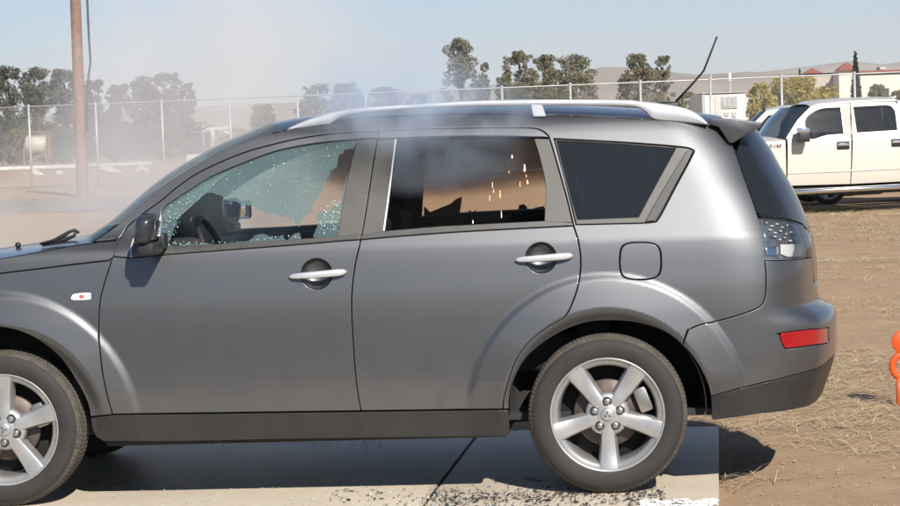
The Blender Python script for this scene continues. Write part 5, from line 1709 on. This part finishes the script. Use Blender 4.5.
# ================================================================== burning drips inside the rear door window
m, t, b = nt('ember')
b.inputs['Base Color'].default_value = (.8, .35, .12, 1)
b.inputs['Emission Color'].default_value = (1, .50, .22, 1); b.inputs['Emission Strength'].default_value = 0.9
MAT['ember'] = m
m, t, b = nt('ember_hot')
b.inputs['Base Color'].default_value = (.9, .7, .5, 1)
b.inputs['Emission Color'].default_value = (1, .80, .60, 1); b.inputs['Emission Strength'].default_value = 1.6
MAT['ember_hot'] = m
for i, (px, py, h, w, mt) in enumerate(((512, 156.5, 4, 1.2, 'ember_hot'), (524.6, 168, 8, 1.7, 'ember_hot'), (527.6, 182, 4, 1.3, 'ember_hot'), (526.3, 176, 4, .7, 'ember'), (520, 184, 6, .9, 'ember'), (492.5, 185, 7, .5, 'ember_hot'), (493.6, 191, 4, .5, 'ember_hot'), (489.8, 198, 7, .8, 'ember'), (500, 194, 9, 1.0, 'ember'), (501.4, 214, 9, .6, 'ember_hot'), (509, 172, 3, .5, 'ember'), (473, 222, 4, .8, 'ember_hot'))):
    q = CARM @ LP(px, py, -.70)
    s_ = 9.6 / FPX
    V, F = [], []
    rr = random.Random(i)
    for j, (u, k_) in enumerate(((-.5, .1), (-.3, .9), (0, .7), (.3, .45), (.5, .05))):
        for k in range(6):
            a = k * math.pi / 3
            V.append((q.x + k_ * w * s_ * .6 * math.cos(a) + rr.uniform(-.2, .2) * w * s_, q.y + k_ * w * s_ * .6 * math.sin(a), q.z + u * h * s_))
    for j in range(4):
        for k in range(6): F.append((j * 6 + k, j * 6 + (k + 1) % 6, (j + 1) * 6 + (k + 1) % 6, (j + 1) * 6 + k))
    F += [tuple(range(6))[::-1], tuple(range(24, 30))]
    tag(obj('burning_drip', V, F, mt), 'glowing burning drip falling inside the open rear door window', 'ember', 'burning drips')

# ================================================================== loose litter on the ground
MAT['flake'] = simple('charred_flake', (.025, .022, .02), .6, 0, .4, 80)
MAT['teal'] = simple('glass_crumb', (.34, .47, .47), .15, 0, .3, 90, spec=.9)
MAT['straw'] = simple('straw', (.50, .40, .24), .8, 0, .3, 20)
MAT['clod'] = simple('dirt_clod', (.32, .23, .16), .95, 0, .35, 20)
MAT['white_flake'] = simple('white_flakes', (.82, .81, .78), .7, 0, .05, 30, .4, 60)  # plain white for the flake patch beside the rear wheel
def flakes(name, mat, pts, s0, s1, label, cat, zz=.003, seed=1, thick=.0, long=2.2):
    r = random.Random(seed)
    V, F = [], []
    for p in pts:
        n = r.randint(4, 6); b = len(V); a0 = r.uniform(0, 6.28); s = r.uniform(s0, s1) * (1.8 if r.random() < .1 else 1)
        ca, sa = math.cos(a0), math.sin(a0)
        for k in range(n):
            a = 2 * math.pi * k / n
            x, y = s * long * .5 * math.cos(a) * r.uniform(.6, 1.1), s * .5 * math.sin(a) * r.uniform(.6, 1.1)
            V.append((p[0] + x * ca - y * sa, p[1] + x * sa + y * ca, p[2] + zz + r.uniform(0, .006)))
        V.append((p[0], p[1], p[2] + zz + .006))
        for k in range(n): F.append((b + k, b + (k + 1) % n, b + n))
    o = obj(name, V, F, mat, None, False, kind='stuff')
    tag(o, label, cat)
    return o
r = random.Random(5)
pts = []
while len(pts) < 900:
    px, py = r.uniform(330, 665), r.gauss(499, 6.0)
    if py < 474 or py > 512: continue
    if px < 430 and r.random() < .8: continue
    pts.append(G(px, py))
flakes('charred_flakes', 'flake', pts, .004, .013, 'dark charred flakes scattered over the slab in front of the rear wheel', 'debris')
pts = [G(r.uniform(100, 520), r.uniform(440, 508)) for _ in range(700)] + [G(r.uniform(130, 400), r.gauss(444, 3)) for _ in range(500)]
flakes('glass_crumb_litter', 'teal', pts, .003, .008, 'teal crumbs of broken window glass scattered under the wagon', 'glass', seed=2, long=1.3)
pts = []
for _ in range(520):
    px = r.uniform(640, 716)
    pts.append(G(px, r.uniform(501.5 + 3.5 * math.sin(px * .21) * .4, 514) ))
flakes('white_flakes', 'white_flake', pts, .012, .03, 'patch of white flakes on the slab beside the rear wheel', 'white_flake', zz=.004, seed=3, long=1.4)
bm = bmesh.new(); a, b = G(525, 477.4), G(543.5, 481); box(bm, (a + b) / 2 + Vector((0, 0, .004)), ((b - a).length, .012, .006), .002, Matrix.Rotation(math.atan2((b - a).y, (b - a).x), 3, 'Z'))
tag(bobj('wood_splinter', bm, simple('splinter', (.45, .36, .28), .8)), 'pale wood splinter lying in the shade beside the rear wheel', 'splinter')
# straw and clods on the dirt
V, F = [], []
cnt = 0
while cnt < 26000:
    px, py = r.uniform(690, 915), 205 + 305 * r.random() ** 1.35
    if cnt % 4 == 0: px, py = r.uniform(-20, 170), r.uniform(190, 262)
    p = G(px, py)
    u, v = slab_uv(p.x, p.y)
    if u < .02 and v < 2.52: continue
    dens = mnoise.noise((p.x * .55, p.y * .35, 2)) + .5 * mnoise.noise((p.x * 2.2, p.y * 1.8, 7))
    if py > 215 and dens < r.uniform(-.45, .55): continue
    if py > 262 and r.random() < .70: continue
    L = r.uniform(.03, .14) * (1 + p.y * .018); a = r.uniform(0, 6.28) if r.random() < .5 else r.gauss(0, .5); w = .0016 + p.y * .00007
    z0 = ground_z(p.x, p.y) + .008
    b = len(V)
    d0 = Vector((math.cos(a), math.sin(a), r.uniform(-.05, .25))) * L * .5; sd = Vector((-math.sin(a), math.cos(a), 0)) * w
    c = Vector((p.x, p.y, z0 + abs(d0.z)))
    V += [c - d0 - sd, c - d0 + sd, c + d0 + sd * .5 + Vector((0, 0, .002)), c + d0 - sd * .5 + Vector((0, 0, .002))]
    F.append((b, b + 1, b + 2, b + 3)); cnt += 1
tag(obj('straw_litter', V, F, 'straw', None, False, kind='stuff'), 'dry straw scattered over the brown dirt', 'straw')
V, F = [], []
for _ in range(1000):
    p = G(r.uniform(690, 915), 225 + 285 * r.random() ** 1.1)
    u, v = slab_uv(p.x, p.y)
    if u < .03 and v < 2.55: continue
    s = r.uniform(.003, .008) * (2.0 if r.random() < .04 else 1) * (1 + p.y * .01)
    z0 = ground_z(p.x, p.y)
    b = len(V)
    for c in ((1, 0, 0), (0, 1, 0), (-1, 0, 0), (0, -1, 0), (0, 0, .9), (0, 0, -.5)):
        V.append((p.x + c[0] * s * r.uniform(.6, 1.2), p.y + c[1] * s * r.uniform(.6, 1.2), z0 + s * .3 + c[2] * s * r.uniform(.5, 1)))
    for k in range(4): F += [(b + k, b + (k + 1) % 4, b + 4), (b + (k + 1) % 4, b + k, b + 5)]
tag(obj('dirt_clods', V, F, 'clod', None, False, kind='stuff'), 'small dirt clods strewn over the bare ground', 'dirt')
# ================================================================== smoke and haze
def volume(name, lo, hi, label, color, dens, nscale, thresh, inner=.25, absorb=None, parent=None, rot=0, stretch=(1, 1, 1), gain=3.0, aniso=.2):
    c = (Vector(lo) + Vector(hi)) / 2; s = Vector(hi) - Vector(lo)
    bm = bmesh.new()
    bmesh.ops.create_icosphere(bm, subdivisions=3, radius=.5, matrix=Matrix.Diagonal((*s, 1)))
    m = bpy.data.materials.new(name + '_air'); m.use_nodes = True
    t = m.node_tree; t.nodes.clear()
    out = t.nodes.new('ShaderNodeOutputMaterial')
    pv = t.nodes.new('ShaderNodeVolumePrincipled')
    pv.inputs['Color'].default_value = (*color, 1)
    pv.inputs['Anisotropy'].default_value = aniso
    if absorb: pv.inputs['Absorption Color'].default_value = (*absorb, 1)
    tc = t.nodes.new('ShaderNodeTexCoord')
    no = t.nodes.new('ShaderNodeTexNoise'); no.inputs['Scale'].default_value = nscale; no.inputs['Detail'].default_value = 3.5; no.inputs['Roughness'].default_value = .55
    no.inputs['Distortion'].default_value = .6
    mp = t.nodes.new('ShaderNodeMapping'); mp.inputs['Scale'].default_value = stretch
    t.links.new(tc.outputs['Object'], mp.inputs[0]); t.links.new(mp.outputs[0], no.inputs['Vector'])
    sc = t.nodes.new('ShaderNodeVectorMath'); sc.operation = 'DIVIDE'; sc.inputs[1].default_value = tuple(s * .5)
    t.links.new(tc.outputs['Object'], sc.inputs[0])
    ln = t.nodes.new('ShaderNodeVectorMath'); ln.operation = 'LENGTH'; t.links.new(sc.outputs[0], ln.inputs[0])
    fall = t.nodes.new('ShaderNodeMapRange'); fall.interpolation_type = 'SMOOTHSTEP'
    fall.inputs[1].default_value, fall.inputs[2].default_value, fall.inputs[3].default_value, fall.inputs[4].default_value = 1.0, inner, 0, 1
    t.links.new(ln.outputs['Value'], fall.inputs[0])
    nr_ = t.nodes.new('ShaderNodeMapRange'); nr_.inputs[1].default_value, nr_.inputs[2].default_value, nr_.inputs[3].default_value, nr_.inputs[4].default_value = thresh, thresh + .3, 0.0, 1.0
    t.links.new(no.outputs['Fac'], nr_.inputs[0])
    mu = t.nodes.new('ShaderNodeMath'); mu.operation = 'MULTIPLY'; t.links.new(fall.outputs[0], mu.inputs[0]); t.links.new(nr_.outputs[0], mu.inputs[1])
    m2 = t.nodes.new('ShaderNodeMath'); m2.operation = 'MULTIPLY'; m2.inputs[1].default_value = dens; t.links.new(mu.outputs[0], m2.inputs[0])
    t.links.new(m2.outputs[0], pv.inputs['Density'])
    t.links.new(pv.outputs[0], out.inputs['Volume'])
    o = bobj(name, bm, m, parent)
    o.location = c; o.rotation_euler = (0, rot, 0)
    tag(o, label, 'smoke'); o['kind'] = 'stuff'
    return o
volume('smoke', (-4.3, 17, -.9), (-.2, 27, 4.6), 'tall pale smoke column drifting behind the front of the wagon', (.92, .925, .945), .46, .75, .40, stretch=(1, .5, .7), aniso=0)
volume('smoke', (-6.6, 18, -.8), (-1.2, 28, 2.3), 'low smoke haze lying over the ground left of the wagon', (.92, .92, .93), .27, .8, .38, stretch=(1, .5, 1.3), aniso=0)
_c = D(415, 122, 9.95)
volume('smoke', (_c.x - .62, _c.y - .42, _c.z - .20), (_c.x + .62, _c.y + .55, _c.z + .32), 'blue smoke pouring out of the rear door window over the roof', (.72, .83, .97), 6.5, 3.2, .45, rot=.12, aniso=0)
_c = D(425, 82, 11.0)
volume('smoke', (_c.x - .75, _c.y - .5, _c.z - .42), (_c.x + .42, _c.y + .6, _c.z + .36), 'thin blue smoke rising above the wagon roof rail', (.72, .83, .97), 3.4, 2.8, .43, rot=.2, aniso=0)
_c = CARM @ LP(468, 158, -.1)
volume('smoke', (_c.x - .95, _c.y - .66, _c.z - .20), (_c.x + .75, _c.y + .75, _c.z + .24), 'blue grey smoke filling the cabin behind the rear door window', (.62, .74, .90), 11.0, 2.8, .34, aniso=0, absorb=(.45, .40, .36), inner=.5)
_c = CARM @ LP(468, 185, 0)
volume('smoke', (_c.x - 1.0, _c.y - .7, _c.z - .62), (_c.x + .85, _c.y + .75, _c.z + .42), 'brown smoke thickening the air in the rear of the cabin', (.05, .05, .055), 1.1, 2.0, .15, aniso=0, absorb=(.68, .48, .32))
_c = CARM @ LP(285, 190, 0)
volume('smoke', (_c.x - .75, _c.y - .7, _c.z - .40), (_c.x + .6, _c.y + .7, _c.z + .34), 'thin grey smoke in the cabin behind the cracked front door glass', (.82, .88, .95), 1.0, 2.4, .36, aniso=0)
hb = bmesh.new()
box(hb, (0, 4400, 149), (15000, 9400, 300))
m = bpy.data.materials.new('haze_air'); m.use_nodes = True
t = m.node_tree; t.nodes.clear()
out = t.nodes.new('ShaderNodeOutputMaterial'); pv = t.nodes.new('ShaderNodeVolumePrincipled')
pv.inputs['Color'].default_value = (.82, .88, .95, 1); pv.inputs['Density'].default_value = 1.3e-4; pv.inputs['Anisotropy'].default_value = .1
t.links.new(pv.outputs[0], out.inputs['Volume'])
hz = bobj('haze', hb, m); hz['kind'] = 'stuff'; tag(hz, 'thin pale haze fading the distant hills', 'haze')
